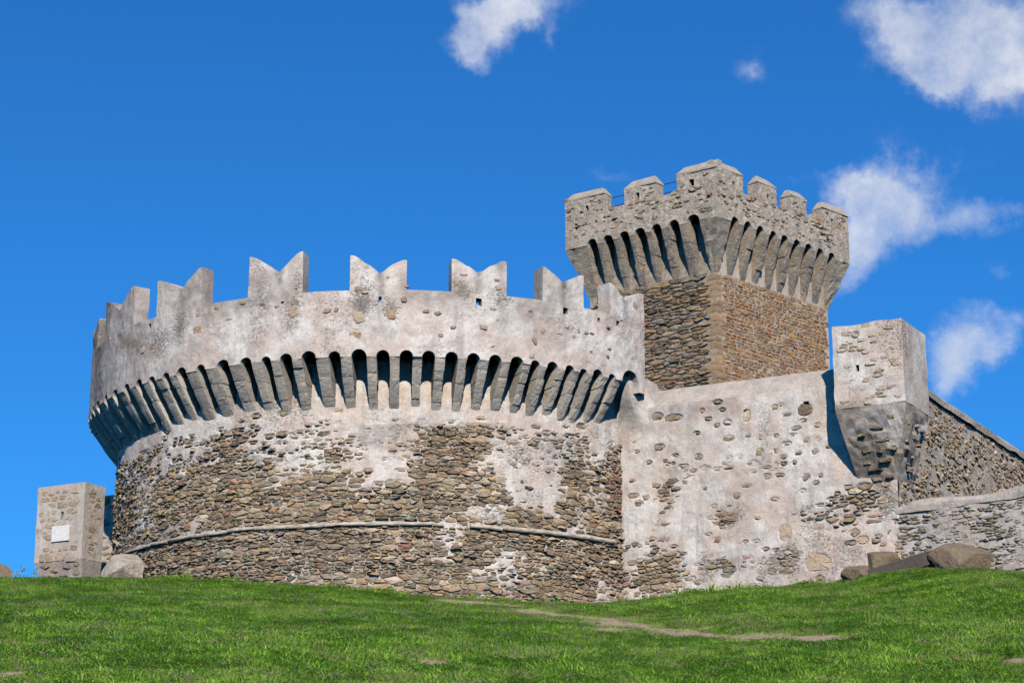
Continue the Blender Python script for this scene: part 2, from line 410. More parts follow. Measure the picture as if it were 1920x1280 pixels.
def mat_keep():
    m = MT('rough_rendered_rubble', .93)
    c = m.mix(m.ramp(m.noise(1.3, 5, .6), .4, .62), (.48, .405, .33), (.40, .335, .27))
    c = m.mix(m.ramp(m.noise(6, 7, .75), .48, .62, 0, .85), c, (.63, .56, .48))
    c = m.mix(m.ramp(m.noise(9, 6, .75, (1, 1, 1.7)), .56, .64, 0, .85), c, (.14, .12, .10))
    c = m.mix(m.ramp(m.noise(2.2, 4, .6), .62, .7, 0, .6), c, (.42, .27, .17))
    c = m.mix(m.math('MULTIPLY', m.attr('stain'), .6), c, (.15, .14, .135))
    h = m.math('ADD', m.noise(7, 7, .72, (1, 1, 1.7)), m.math('MULTIPLY', m.noise(26, 5, .7), .5))
    return m.done(c, m.bump(h, 1.0, .06))
M_KP = mat_keep()
def mat_simple(name, a, b, scale=4, rough=.9, bs=.6, bd=.02, sc=(1, 1, 1)):
    m = MT(name, rough)
    c = m.mix(m.ramp(m.noise(scale, 6, .65, sc), .35, .65), a, b)
    c = m.mix(1, c, m.grey(m.ramp(m.noise(scale*6, 5, .7), .25, .75, .75, 1.22, False)), 'MULTIPLY')
    h = m.math('ADD', m.noise(scale*2, 7, .65, sc), m.math('MULTIPLY', m.noise(scale*9, 4, .6), .3))
    return m.done(c, m.bump(h, bs, bd))
M_CAP = mat_simple('cap_render', (.47, .40, .315), (.36, .31, .255), 3.5, bs=.9, bd=.04)
M_COPE = mat_simple('coping_render', (.55, .47, .40), (.42, .365, .315), 3.2, bs=1, bd=.05)
M_MOULD = mat_simple('moulding_stone', (.58, .51, .42), (.36, .30, .23), 5)
def mat_rock():
    m = MT('boulder_stone', .93)
    c = m.mix(m.ramp(m.noise(1.8, 6, .65), .35, .65), (.38, .265, .16), (.31, .245, .175))
    c = m.mix(m.ramp(m.noise(5, 6, .75), .55, .7, 0, .7), c, (.46, .39, .31))
    c = m.mix(m.ramp(m.noise(8, 5, .75, (1, 1, .5)), .6, .7, 0, .7), c, (.16, .125, .09))
    h = m.math('ADD', m.math('MULTIPLY', m.noise(4, 8, .72, (1.5, 1.5, .6)), 1.4), m.math('MULTIPLY', m.noise(24, 5, .7), .3))
    return m.done(c, m.bump(h, 1, .14))
M_ROCK = mat_rock()
M_ROCKP = mat_simple('pale_boulder_stone', (.40, .33, .25), (.55, .49, .41), 4.5, bs=1, bd=.1)
M_SLAB = mat_simple('ramp_slab_concrete', (.085, .068, .058), (.12, .098, .082), 3)
M_MARBLE = mat_simple('white_marble', (.76, .74, .70), (.70, .68, .65), 3, .6, .1, .005)
M_IRON = mat_simple('rail_iron', (.05, .05, .055), (.08, .07, .065), 6, .6)

# palettes
def pal_of(cols, wts, var=.16):
    cols = np.array(cols); w = np.array(wts, float); w /= w.sum()
    def f(u, v, r): return cols[r.choice(len(cols), p=w)]*r.uniform(1-var, 1+var)*(1+r.normal(0, .03, 3))
    return f
BROWN = pal_of([(.36, .275, .185), (.31, .25, .175), (.27, .235, .185), (.41, .30, .18), (.235, .19, .14), (.47, .38, .28), (.33, .225, .175), (.53, .47, .39)],
               [5, 5, 4, 3, 3.5, 3, 1.0, 1.6], .2)
GREYB = pal_of([(.29, .25, .195), (.24, .215, .175), (.34, .265, .175), (.31, .28, .24), (.175, .15, .12), (.38, .31, .225)], [4, 4, 4, 2.5, 3, 2.5], .2)
OCHRE = pal_of([(.39, .265, .165), (.36, .25, .165), (.33, .25, .185), (.42, .28, .165), (.28, .215, .165), (.44, .345, .25)], [5, 5, 4, 3, 2.5, 1.6], .16)
ROUGH = pal_of([(.36, .29, .22), (.30, .25, .20), (.42, .34, .25), (.235, .205, .17), (.38, .265, .16), (.48, .42, .355)], [4, 4, 3, 3, 1.2, 2])
GREYL = pal_of([(.36, .335, .30), (.31, .29, .26), (.41, .37, .32), (.26, .235, .205), (.34, .285, .215)], [4, 4, 3, 2.5, 1.5])
RED = (.33, .165, .125)

# ------------------------------------------------------------------ terrain
CREST = [(-900, 1085, 60), (0, 1086, 60), (200, 1085, 60), (440, 1090, 59), (600, 1103, 58), (830, 1123, 57.5), (1000, 1133, 58), (1120, 1136, 59), (1200, 1127, 59.8), (1400, 1108, 58.6), (1560, 1095, 57.3), (1640, 1076, 55.6), (1720, 1067, 54.6), (1800, 1069, 54.2), (1920, 1077, 53.6), (2400, 1100, 53)]
_C = np.array([ray(u_, v_)*Y_/ray(u_, v_)[1] for u_, v_, Y_ in CREST]); CX, CY, CZ = _C[:, 0], _C[:, 1], _C[:, 2]
def ground_z(x, y):
    x, y = np.broadcast_arrays(np.asarray(x, float), np.asarray(y, float))
    zc = sum(np.interp(x+o, CX, CZ) for o in (-.6, -.3, 0, .3, .6))/5
    yc = np.interp(x, CX, CY)
    t = y/yc
    z1 = -1.6+(zc+1.6)*np.clip(t, None, 1)
    over = np.clip(y-yc, 0, None)
    z = z1+np.where(over > 0, .03*np.minimum(over, 6)-.06*np.clip(over-8, 0, 150)*sstep(8, 40, over), 0)
    fade = sstep(2, 14, y)*(1-sstep(.93, 1.0, t))
    z = z+fade*(.09*fbm(x*.22, y*.16, oct=3, s=5)+.03*fbm(x*.9, y*.7, oct=3, s=8))
    z = np.where(y < 0, -1.6+.1*np.clip(y, -40, 0)*sstep(0, 30, -y), z)
    return np.maximum(z, -40)
# worn footpath across the slope and bare spots, in ground metres
def gpix(px, py):
    d = ray(px, py); lo, hi = 15., 75.
    for t in np.linspace(15, 75, 400):
        q = d*t/d[1]
        if ground_z(q[0], q[1]) > q[2]: return q
    return d*58/d[1]
PATH = np.array([gpix(*p)[:2] for p in ((850, 1131), (960, 1139), (1060, 1155), (1180, 1174), (1300, 1188), (1420, 1196), (1560, 1199))])
SPOTS = [(gpix(u, v)[:2], a, b) for u, v, a, b in ((68, 1212, .3, .8), (186, 1211, .22, .7), (10, 1268, .4, .8), (335, 1206, .3, .8), (775, 1193, .35, .8), (805, 1244, .4, .7), (970, 1237, .4, .8), (1170, 1230, .35, .6),
          (1415, 1238, .3, .5), (1840, 1210, .45, .9), (1730, 1215, .4, .8), (705, 1273, .5, .6), (120, 1243, .25, .6), (1245, 1260, .3, .5), (820, 1146, .5, 1.2), (1045, 1160, .7, 1.6), (1900, 1240, .3, .5))]
def bareness(x, y):
    x = np.asarray(x, float); y = np.asarray(y, float); b = np.zeros_like(x)
    nz = fbm(x*.8, y*.5, oct=4, s=31)
    for (a, c), wd in zip(zip(PATH[:-1], PATH[1:]), (.9, 1.0, 1.3, 1.2, .9, .5)):
        d = c-a; t = np.clip(((x-a[0])*d[0]+(y-a[1])*d[1])/(d@d), 0, 1)
        e = np.hypot((x-a[0]-t*d[0])*1.0, (y-a[1]-t*d[1])*.55)/wd
        b = np.maximum(b, 1.25-e+nz*.75)
    for c, w, l in SPOTS:
        e = np.hypot((x-c[0])/w, (y-c[1])/l); b = np.maximum(b, .95-e+.6*nz)
    return np.clip(b, 0, 1)

def mat_ground():
    m = MT('meadow_soil', .95)
    b = m.attr('bare')
    g = m.mix(m.ramp(m.noise(3, 6, .7), .35, .65), (.045, .075, .016), (.075, .095, .028))
    e = m.mix(m.ramp(m.noise(4, 6, .7), .35, .65), (.46, .355, .24), (.33, .245, .16))
    e = m.mix(m.ramp(m.noise(14, 5, .7), .6, .7, 0, .8), e, (.52, .45, .37))
    c = m.mix(m.ramp(m.math('ADD', b, m.math('MULTIPLY', m.math('SUBTRACT', m.noise(9, 5, .7), .5), .5)), .3, .6), g, e)
    return m.done(c, m.bump(m.noise(10, 6, .7), .8, .05))
def build_ground():
    xs = np.concatenate([-np.geomspace(900, 24, 26), np.linspace(-22, 22, 221), np.geomspace(24, 900, 26)])
    ys = np.concatenate([-np.geomspace(900, 6, 20), np.linspace(-4, 16, 21), np.linspace(16.4, 66, 249), np.geomspace(68, 900, 30)])
    xx, yy = np.meshgrid(xs, ys, indexing='ij'); zz = ground_z(xx, yy); bb = bareness(xx, yy)
    far = sstep(30, 80, np.hypot(xx, yy-40)); bb = bb*(1-far)
    V = np.stack([xx, yy, zz], -1).reshape(-1, 3); nv = len(ys)
    i = (np.arange(len(xs)-1)[:, None]*nv+np.arange(nv-1)[None, :]).ravel()
    o = mesh_obj('ground', V, np.stack([i, i+nv, i+nv+1, i+1], 1).tolist(), mat_ground(), None, {'bare': bb.ravel()}, smooth=True, kind='structure')
    o['label'] = 'green grassy hillside rising to the foot of the castle walls'
build_ground()

# ------------------------------------------------------------------ round tower
DC = (-3.395, 66.0); RR, RB = 9.231, 8.32
ZA, ZP, ZS, ZCB, ZSP = 15.344, 17.012, 10.90, 13.95, 15.19
MR, MB_ = cyl_map(DC, RR), cyl_map(DC, RB)
drum = thing('round_tower', (DC[0], DC[1], 9.0), 'broad round stone tower with white plastered parapet and swallowtail merlons', 'tower')

ARCH_PX = [(183, 748), (198, 737), (215, 731), (237, 722), (261, 714), (285, 709), (311, 704), (340, 692), (377, 684), (418, 678), (461, 673), (499, 674), (536, 669), (579, 660), (627, 659), (673, 653),
           (718, 658), (762, 657), (804, 658), (847, 660), (888, 660), (929, 663), (969, 667), (1004, 673), (1037, 674), (1069, 682), (1095, 688), (1122, 693), (1148, 702), (1183, 706)]
AW = {673: .205, 579: .2, 418: .2, 340: .19, 237: .18, 627: .165, 1183: .36, 969: .18, 1037: .175, 1004: .14, 1095: .14, 1148: .13, 499: .14, 311: .14, 285: .14, 377: .155}
ring_arches = []
for (px, py) in ARCH_PX:
    dr = ray(px, py); 
    u, _ = MR.uv(px, py); ring_arches.append([u, AW.get(px, .145)])
# azimuth from u alone at the arch height
def ring_u(px, z=ZA):
    lo, hi = -80., 75.
    for _ in range(50):
        m = (lo+hi)/2; a = math.radians(m)
        q = project([DC[0]+RR*math.sin(a), DC[1]-RR*math.cos(a), z])[0]
        if q < px: lo = m
        else: hi = m
    return RR*math.radians((lo+hi)/2)
ring_arches = [[ring_u(px), AW.get(px, .175)] for px, py in ARCH_PX]
u = ring_arches[0][0]
for k in range(10):
    u -= .60+.05*math.sin(k*2.1); ring_arches.insert(0, [u, .15])
for i in range(1, len(ring_arches)):                   # keep a corbel between neighbours
    a, b = ring_arches[i-1], ring_arches[i]; g = b[0]-a[0]-a[1]-b[1]
    if g < .2: 
        s = (.2-g)/2; a[1] = max(.1, a[1]-s); b[1] = max(.1, b[1]-s)
U_END = ring_u(1209, 16.2); U_BEG = ring_arches[0][0]-.5
def ring_zb(u):
    for c, w in ring_arches:
        if abs(u-c) < w: return ZSP+math.sqrt(max(0, w*w-(u-c)**2))
    if u > ring_arches[-1][0]: return ZSP-.2
    return ZSP
cols = list(np.arange(U_BEG, U_END, .07))
cols = [c for c in cols if all(abs(c-a) > w+.012 for a, w in ring_arches)]
for a, w in ring_arches: cols += [a+w*math.sin(t) for t in np.linspace(-math.pi/2*.985, math.pi/2*.985, 11)]+[a-w-.004, a+w+.004]
cols = np.array(sorted([c for c in cols if c < U_END])+[U_END])

MER_PX = [((201, 552), (230, 572), (253, 533)), ((296, 524), (343, 542), (380, 497)), ((468, 478), (524, 511), (569, 467)), ((657, 476), (712, 512), (763, 484)),
          ((847, 482), (895, 512), (950, 488)), ((1017, 497), (1056, 532), (1094, 514)), ((1143, 527), (1173, 565), (1205, 547))]
MER = [[MR.uv(*q) for q in m] for m in MER_PX]
MER[-1][2] = (U_END-.01, MER[-1][2][1])
d0 = MER[0][1][0]
for k, sp_ in ((1, 3.0), (2, 5.9), (3, 8.7)):
    MER.insert(0, [(d0-sp_-.75, ZP+.98), (d0-sp_, ZP+.52), (d0-sp_+.75, ZP+.98)])
for m in MER:                                          # limits against foreshortening errors
    for i, (lo, hi) in enumerate(((.8, 1.2), (.38, .62), (.8, 1.2))): m[i] = (m[i][0], ZP+min(hi, max(lo, m[i][1]-ZP)))
    c = (m[0][0]+m[2][0])/2
    if m[2][0]-m[0][0] < 1.3: m[0], m[2] = (c-.7, m[0][1]), (min(c+.7, U_END-.01), m[2][1])
    m[1] = (min(max(m[1][0], c-.15), c+.15), m[1][1])
NOTCH_U = [m[1][0] for m in MER]

def ring_stain(uu, vv):
    s = np.zeros_like(uu)
    for k, c in enumerate(NOTCH_U):                    # run-off below the notches
        L = 1.0+.5*math.sin(k*3.3); x = (uu-c-.04*fbm(vv*2, uu*0+k, oct=2, s=3))/.13
        s = np.maximum(s, np.exp(-x*x)*np.clip(1-(ZP+.5-vv)/L/1.4, 0, 1)*.85)
    top = sstep(ZP-.75, ZP-.05, vv)*sstep(-.15, .45, fbm(uu*.55, vv*.6, oct=4, s=12))*.55
    left = sstep(-4.5, -10.5, uu)*(.36+.6*sstep(-.2, .5, fbm(uu*.9, vv*.9, oct=4, s=22)))
    r = np.exp(-((uu-(ring_u(1000)))/.9)**2)*sstep(15.5, 16.7, vv)*.5
    return np.clip(np.maximum(np.maximum(s, top*.95), np.maximum(left, r)), 0, .95)
def ring_plaster(uu, vv):
    return np.clip(1.1-.45*sstep(.45, .9, fbm(uu*.9, vv*1.3, oct=4, s=41)), 0, 1)
WORN_RING = [(300, 640, 22, 45, .9), (336, 612, 13, 45, 1), (545, 590, 22, 45, .9), (492, 600, 20, 45, .7), (680, 570, 18, 30, 1), (735, 590, 20, 24, .8), (862, 535, 14, 22, .9), (190, 630, 24, 60, 1), (940, 560, 22, 26, .8), (560, 530, 10, 28, .8), (400, 600, 30, 30, .5), (1045, 610, 30, 26, .4), (250, 650, 40, 30, .6)]
def ring_worn(uu, vv):
    px, py = project(MR(uu, vv, 0)); return np.clip(blobs(px, py, WORN_RING)*.62+.3*sstep(.1, .7, fbm(uu*.8, vv*.9, oct=4, s=44)), 0, 1)
def blobs(px, py, L):
    f = np.zeros_like(px)
    for x, y, a, b, s in L: f = f+s*np.exp(-((px-x)/a)**2-((py-y)/b)**2)
    return f
def ring_relief(uu, vv): return .022*fbm(uu*1.1, vv*1.1, oct=5, s=2)+.012*fbm(uu*5, vv*5, oct=2, s=9)
HOLES = [MR.uv(898, 566)+(.16, .22), MR.uv(1061, 580)+(.13, .22), MR.uv(1160, 606)+(.16, .2), MR.uv(1124, 601)+(.12, .14), MR.uv(280, 614)+(.16, .2), MR.uv(713, 562)+(.1, .12), MR.uv(530, 567)+(.09, .1)]
parapet = slab('parapet', MR, cols, np.linspace(0, 1, 27), ring_zb, ZP, .27, M_PLR, drum, HOLES, ring_relief, {'plaster': ring_plaster, 'stain': ring_stain, 'worn': ring_worn})

def build_merlon(m):
    (ul, zl), (un, zn), (ur, zr) = m
    c = np.concatenate([np.linspace(ul, un, 13), np.linspace(un, ur, 13)[1:]])
    def zt(u):
        e = -.05*math.exp(-((u-ul)/.06)**2)-.05*math.exp(-((u-ur)/.06)**2)+.018*float(fbm(u*6, 1.3, oct=2, s=55))
        if u < un: t = (u-ul)/(un-ul); return zl+(zn-zl)*t+.03*math.sin(t*math.pi)+e
        t = (u-un)/(ur-un); return zn+(zr-zn)*t+.03*math.sin(t*math.pi)+e
    mo = slab('merlon', MR, c, np.linspace(0, 1, 9), ZP-.1, zt, .47, M_PLR, drum, None,
              lambda a, b: ring_relief(a, b)+.004, {'plaster': ring_plaster, 'stain': ring_stain, 'worn': ring_worn})
    return mo
for m in MER: build_merlon(m)

# corbels: one between each pair of arches
def corbel_mesh(Mf, uc, w, dtop, ztop, zbot, seed, back=.25, bulge=.03, jit=.012):
    """a bracket of stacked blocks; the face leans out from 0 at zbot to dtop at ztop. Returns verts, faces, block tint"""
    r = np.random.default_rng(seed); V, Fc, T = [], [], []
    nb = int(r.integers(3, 6)); cuts = np.sort(np.concatenate([[0, 1], (np.arange(1, nb)+r.uniform(-.28, .28, nb-1))/nb]))
    xs = np.linspace(-.5, .5, 5); rows = []
    for b in range(nb):
        t0, t1 = cuts[b], cuts[b+1]; off = r.normal(0, jit); ww = 1+r.normal(0, .035); sh = r.normal(0, jit*.5); tint = r.random()
        g = .006
        for q, t in enumerate(np.linspace(t0+g, t1-g, 4)): rows.append((t, off-(.006 if q in (0, 3) else 0), ww, sh, tint))
        if b < nb-1: rows.append((t1, off-.022, ww*.94, sh, tint))
    rows[0] = (0., 0, 1, 0, rows[0][4]); rows[-1] = (1., 0, 1, 0, rows[-1][4])
    for t, off, ww, sh, tint in rows:
        z = zbot+(ztop-zbot)*t; dd = -.02+(dtop+.02)*t+bulge*math.sin(t*math.pi); e = 0 if t in (0., 1.) else 1
        V += [Mf(uc+x*w*ww+sh, z, dd+off+e*r.normal(0, jit*.4)-(.014 if abs(x) == .5 else 0)*e) for x in xs]
        V += [Mf(uc+.5*w*ww+sh, z, -back), Mf(uc-.5*w*ww+sh, z, -back)]; T += [tint]*7
    m = 7; n = len(rows)
    for k in range(n-1):
        for i in range(m):
            j = (i+1) % m; Fc.append((k*m+i, k*m+j, (k+1)*m+j, (k+1)*m+i))
    Fc.append(tuple(range(m-1, -1, -1))); Fc.append(tuple((n-1)*m+i for i in range(m)))
    return np.array(V), Fc, np.array(T)
for i in range(len(ring_arches)-1):
    a, b = ring_arches[i], ring_arches[i+1]; lo, hi = a[0]+a[1], b[0]-b[1]
    V, Fc, T = corbel_mesh(MB_, (lo+hi)/2*RB/RR, (hi-lo)*RB/RR*1.02, RR-RB-.004, ZSP+.002, ZCB+.05*math.sin(i*1.7)-.03*math.cos(i*.9), 100+i)
    mesh_obj('corbel', V, Fc, M_CB, drum, {'tint': T})
# terrace closing the slots from above
def disc(name, C, R, z, a0, a1, mat, parent, th=.2):
    n = 90; A = np.linspace(a0, a1, n); V = [(C[0]+(R-.01)*math.sin(a0), C[1]-(R-.01)*math.cos(a0), z)]+[(C[0]+R*math.sin(a), C[1]-R*math.cos(a), z) for a in A]
    V += [(x, y, z-th) for x, y, _ in V]; m = n+1
    Fc = [(0, i, i+1) for i in range(1, n)]+[(m, m+i+1, m+i) for i in range(1, n)]+[(i, m+i, m+i+1, i+1) for i in range(1, n)]
    return mesh_obj(name, V, Fc, mat, parent, {'plaster': np.ones(len(V)), 'stain': np.zeros(len(V))})
disc('terrace', DC, RR-.44, 15.95, math.radians(-112), math.radians(54), M_PL, drum)

# body: rubble with remains of plaster
PL_DRUM = [(700, 795, 55, 60, 1.15), (712, 880, 34, 34, .95), (600, 790, 110, 26, .55), (480, 815, 110, 40, .5), (840, 785, 120, 14, .25), (960, 860, 55, 70, .85), (1015, 890, 35, 70, .6), (1110, 830, 60, 40, .62), (1060, 930, 70, 40, .35),
           (940, 960, 60, 20, .4), (560, 870, 90, 40, .2), (345, 880, 35, 40, .42), (300, 960, 40, 60, .25), (955, 1075, 26, 55, .75), (900, 1085, 60, 30, .45), (1130, 1105, 28, 30, .7), (860, 1035, 40, 25, .15), (620, 1050, 20, 25, .4), (745, 1010, 60, 10, .2), (1180, 900, 14, 140, .6),
           (820, 930, 160, 34, -.25), (560, 960, 160, 50, -.3), (850, 830, 50, 34, -.35), (1150, 900, 18, 100, -.6), (1150, 1040, 40, 40, -.3), (700, 1040, 200, 30, -.3)]
ub0, ub1 = -100*math.pi/180*RB, 64*math.pi/180*RB
Ub = lerp_list(ub0, ub1, .05); Vb = lerp_list(8.3, 14.35, .05)
def drum_pf(uu, vv):
    px, py = project(MB_(uu, vv, 0)); 
    f = blobs(px, py, PL_DRUM)+.06+.55*fbm(uu*.75, vv*.9, oct=5, s=51)+.22*sstep(11.6, 13.2, vv)+1.2*sstep(13.55, 13.8, vv)
    return f
uu, vv = np.meshgrid(Ub, Vb, indexing='ij'); pf = drum_pf(uu, vv)
Hb = .045*sstep(.1, .75, pf)+.002+.014*fbm(uu*3, vv*3, oct=3, s=6)+.03*fbm(uu*.5, vv*.5, oct=2, s=16)
cells = rubble_cells(ub0, ub1, 8.35, 13.9, .05, .15, (1.5, 4.6), 11)
r_ = np.random.default_rng(3); keep = []
for c in cells:
    m = c.mean(0); p = float(drum_pf(np.array(m[0]), np.array(m[1])))
    a = np.ptp(c[:, 0])*np.ptp(c[:, 1])
    if a < .003: continue
    if abs(m[1]-ZS) < .05: continue
    if p > .3 and r_.random() < min(.93, .12+(p-.3)*.85): continue
    if p > .6: c = (c-m)*r_.uniform(.6, .9)+m
    keep.append(c)
carve(Hb, Ub, Vb, keep, .014)
wall = grid_surface('wall', MB_, Ub, Vb, Hb, M_PL, drum, {'plaster': np.clip(.42+.75*sstep(.0, .45, pf), 0, 1), 'worn': np.clip(.12+.4*fbm(uu*.8, vv, oct=3, s=19), 0, .6), 'stain': np.clip(.35*sstep(.2, .7, fbm(uu*.6, vv*.9, oct=4, s=91))*(vv < 13.6), 0, 1)})
lowfreq = lambda u, v: float(fbm(u*.5, v*.5, oct=2, s=16))*.03
RED_U = MB_.uv(1155, 880)[0]
def pal_drum(u, v, r):
    c = BROWN(u, v, r)
    g = float(fbm(u*.4, v*.6, oct=3, s=66))
    if r.random() < .14+.5*g+(.15 if v < 10.2 else 0): c = GREYB(u, v, r)*1.06
    if r.random() < r.uniform(0, .010)+.42*math.exp(-((u-RED_U)/.4)**2-((v-12.6)/.8)**2): c = np.array(RED)*r.uniform(.7, 1.2)
    return c*r.uniform(.96, 1.2)
lay_stones(keep, MB_, wall, M_ST, 21, .005, pal_drum, lambda u, v, r: .018+lowfreq(u, v)+abs(r.normal(0, .032)), 300, rough=.015)
# remainder of the cylinder, plain, and its back
def back_cyl():
    A = np.array([60, 248]); V = []
    for a in A:
        a = math.radians(a)
        for z in (8.0, 15.8): V.append((DC[0]+(RB-.03)*math.sin(a), DC[1]-(RB-.03)*math.cos(a), z))
    Fc = [(2*i, 2*i+2, 2*i+3, 2*i+1) for i in range(len(A)-1)]
    mesh_obj('rear_wall', V, Fc, M_KP, drum)
    A = np.linspace(-100, 64, 60); V = []
    for a in A:
        a = math.radians(a)
        for z in (14.2, 15.8): V.append((DC[0]+(RB-.02)*math.sin(a), DC[1]-(RB-.02)*math.cos(a), z))
    Fc = [(2*i, 2*i+2, 2*i+3, 2*i+1) for i in range(len(A)-1)]
    mesh_obj('slot_wall', V, Fc, M_PL, drum, {'plaster': np.ones(len(V)), 'stain': np.zeros(len(V))})
back_cyl()
# half-round string course, laid in lengths
def moulding(Mf, u0, u1, z, rad, seed):
    r = np.random.default_rng(seed); n = max(3, int((u1-u0)/.16)); k = 9; V, Fc = [], []
    a0 = r.normal(0, .008); a1 = r.normal(0, .008)
    for i in range(n+1):
        t = i/n; rr = rad*(1+.10*float(fbm(u0+t*(u1-u0), seed, oct=2, s=4)))*(1 if 0 < i < n else .9)
        for j in range(k):
            a = -math.pi/2*1.15+math.pi*1.15*j/(k-1)
            V.append(Mf(u0+(u1-u0)*t, z+a0*(1-t)+a1*t+rr*math.sin(a)+.012*float(fbm(u0+t, 3., oct=2, s=8)), .055+rr*math.cos(a)*1.2+r.normal(0, .004)))
    for i in range(n):
        for j in range(k-1): Fc.append((i*k+j, (i+1)*k+j, (i+1)*k+j+1, i*k+j+1))
    Fc.append(tuple(range(k-1, -1, -1))); Fc.append(tuple(n*k+j for j in range(k)))
    return np.array(V), Fc
us, ue = MB_.uv(246, 1034)[0], MB_.uv(1148, 1016)[0]; ugap = (MB_.uv(832, 980)[0], MB_.uv(880, 981)[0])
u = us-1.8; k = 0
while u < ue:
    w = random.uniform(.8, 1.5); e = min(u+w, ue)
    if u < ugap[0] < e: e = ugap[0]
    if ugap[0] <= u < ugap[1]: u = ugap[1]; continue
    V, Fc = moulding(MB_, u+.006, e-.006, ZS, .068 if u > ugap[0] else .054, k); mesh_obj('moulding', V, Fc, M_MOULD, drum); u = e; k += 1
# single stones bared in the parapet plaster: photo px centre and size
RING_ST = [(673, 592, 28, 26), (667, 627, 30, 14), (733, 590, 24, 24), (684, 548, 18, 8), (614, 583, 20, 10), (799, 583, 14, 8), (822, 587, 16, 9), (826, 629, 16, 10), (906, 614, 20, 12), (850, 613, 14, 8), (924, 580, 20, 8),
           (1002, 638, 12, 16), (996, 584, 12, 8), (1017, 622, 14, 10), (1040, 600, 10, 10), (1063, 613, 12, 8), (1076, 631, 8, 8), (1085, 620, 7, 8), (1100, 624, 12, 8), (1110, 625, 10, 7), (1048, 625, 16, 8), (1141, 614, 9, 8), (1143, 653, 10, 7), (1140, 668, 7, 8), (1108, 659, 8, 6),
           (1190, 573, 10, 13), (998, 668, 12, 10), (925, 650, 12, 6), (285, 650, 12, 16), (268, 657, 10, 14), (372, 590, 12, 9), (370, 620, 20, 18), (455, 567, 16, 10), (492, 572, 14, 7), (408, 577, 18, 10), (430, 600, 22, 8), (553, 567, 22, 14), (554, 540, 12, 8), (548, 588, 14, 24),
           (520, 575, 16, 8), (631, 581, 9, 10), (758, 562, 14, 12), (870, 516, 18, 7), (853, 530, 16, 10), (931, 525, 14, 8), (935, 540, 16, 10), (673, 541, 22, 10), (727, 520, 8, 7), (1165, 600, 8, 6), (932, 600, 14, 6), (762, 537, 10, 6), (625, 623, 14, 12)]
rs = np.random.default_rng(17); P = []
for x, y, w, h in RING_ST:
    uc, vc = MR.uv(x, y); s = 4200/58.5
    P.append(blob_poly(uc, vc, w/s/max(.35, math.cos(uc/RR)), h/s, rs))
lay_stones(P, MR, parapet, M_ST, 5, .004, pal_of([(.38, .28, .19), (.42, .34, .26), (.33, .28, .22), (.47, .40, .33)], [3, 3, 2, 2]), lambda u, v, r: .012+abs(r.normal(0, .012)), 300, rough=.008)

# ------------------------------------------------------------------ curtain wall with corner turret
a = math.radians(61.3); CR, CN = (math.sin(a), -math.cos(a)), (-math.cos(a), -math.sin(a))
MC = plane_map((3.03, 60.70), CR, CN)
UC = MC.uv(1686, 960)[0]
ZC2 = MC.uv(1400, 712, -.55)[1]                         # rear edge of the sloping top
ZC1 = MC.uv(1400, 742)[1]
curtain = thing('curtain_wall', tuple(MC(UC/2, 9.2, -.5)), 'pale plastered castle wall between the round tower and the corner turret', 'wall')
Uc = lerp_list(-1.2, UC, .03); Vc = lerp_list(8.5, ZC1, .03)
PL_CUR = [(1250, 900, 40, 60, -.55), (1360, 975, 35, 25, -.7), (1500, 970, 90, 40, -.45), (1630, 930, 60, 50, -.75), (1230, 1020, 80, 50, -.55), (1350, 1060, 100, 25, -.35), (1230, 1090, 70, 26, -.5), (1490, 1050, 60, 30, -.4), (1560, 990, 60, 40, -.25), (1420, 960, 30, 90, .25), (1290, 1000, 22, 80, .3), (1190, 900, 30, 90, .3),
          (1400, 850, 120, 50, -.14), (1450, 1090, 50, 20, .3), (1610, 1040, 50, 40, .3)]
def cur_pf(uu, vv):
    px, py = project(MC(uu, vv, 0)); return .92+blobs(px, py, PL_CUR)+.26*fbm(uu*.9, vv*.9, oct=5, s=58)-.10*sstep(11.2, 9.2, vv)
uu, vv = np.meshgrid(Uc, Vc, indexing='ij'); pf = cur_pf(uu, vv)
Hc = .055*sstep(.25, .7, pf)-.012+.012*fbm(uu*3, vv*3, oct=3, s=6)+.035*fbm(uu*.6, vv*.6, oct=3, s=17)
cells = rubble_cells(-.5, UC, 8.6, ZC1-.35, .07, .18, (1.2, 3.2), 12)
keep = []
for c in cells:
    m = c.mean(0); p = float(cur_pf(np.array(m[0]), np.array(m[1]))); q = np.ptp(c[:, 0])*np.ptp(c[:, 1])
    if q < .006 or c[:, 0].max() > UC-.03: continue
    if p > .42 and r_.random() < min(.965, .35+(p-.42)*1.7): continue
    if p > .5: c = (c-m)*r_.uniform(.65, .95)+m
    keep.append(c)
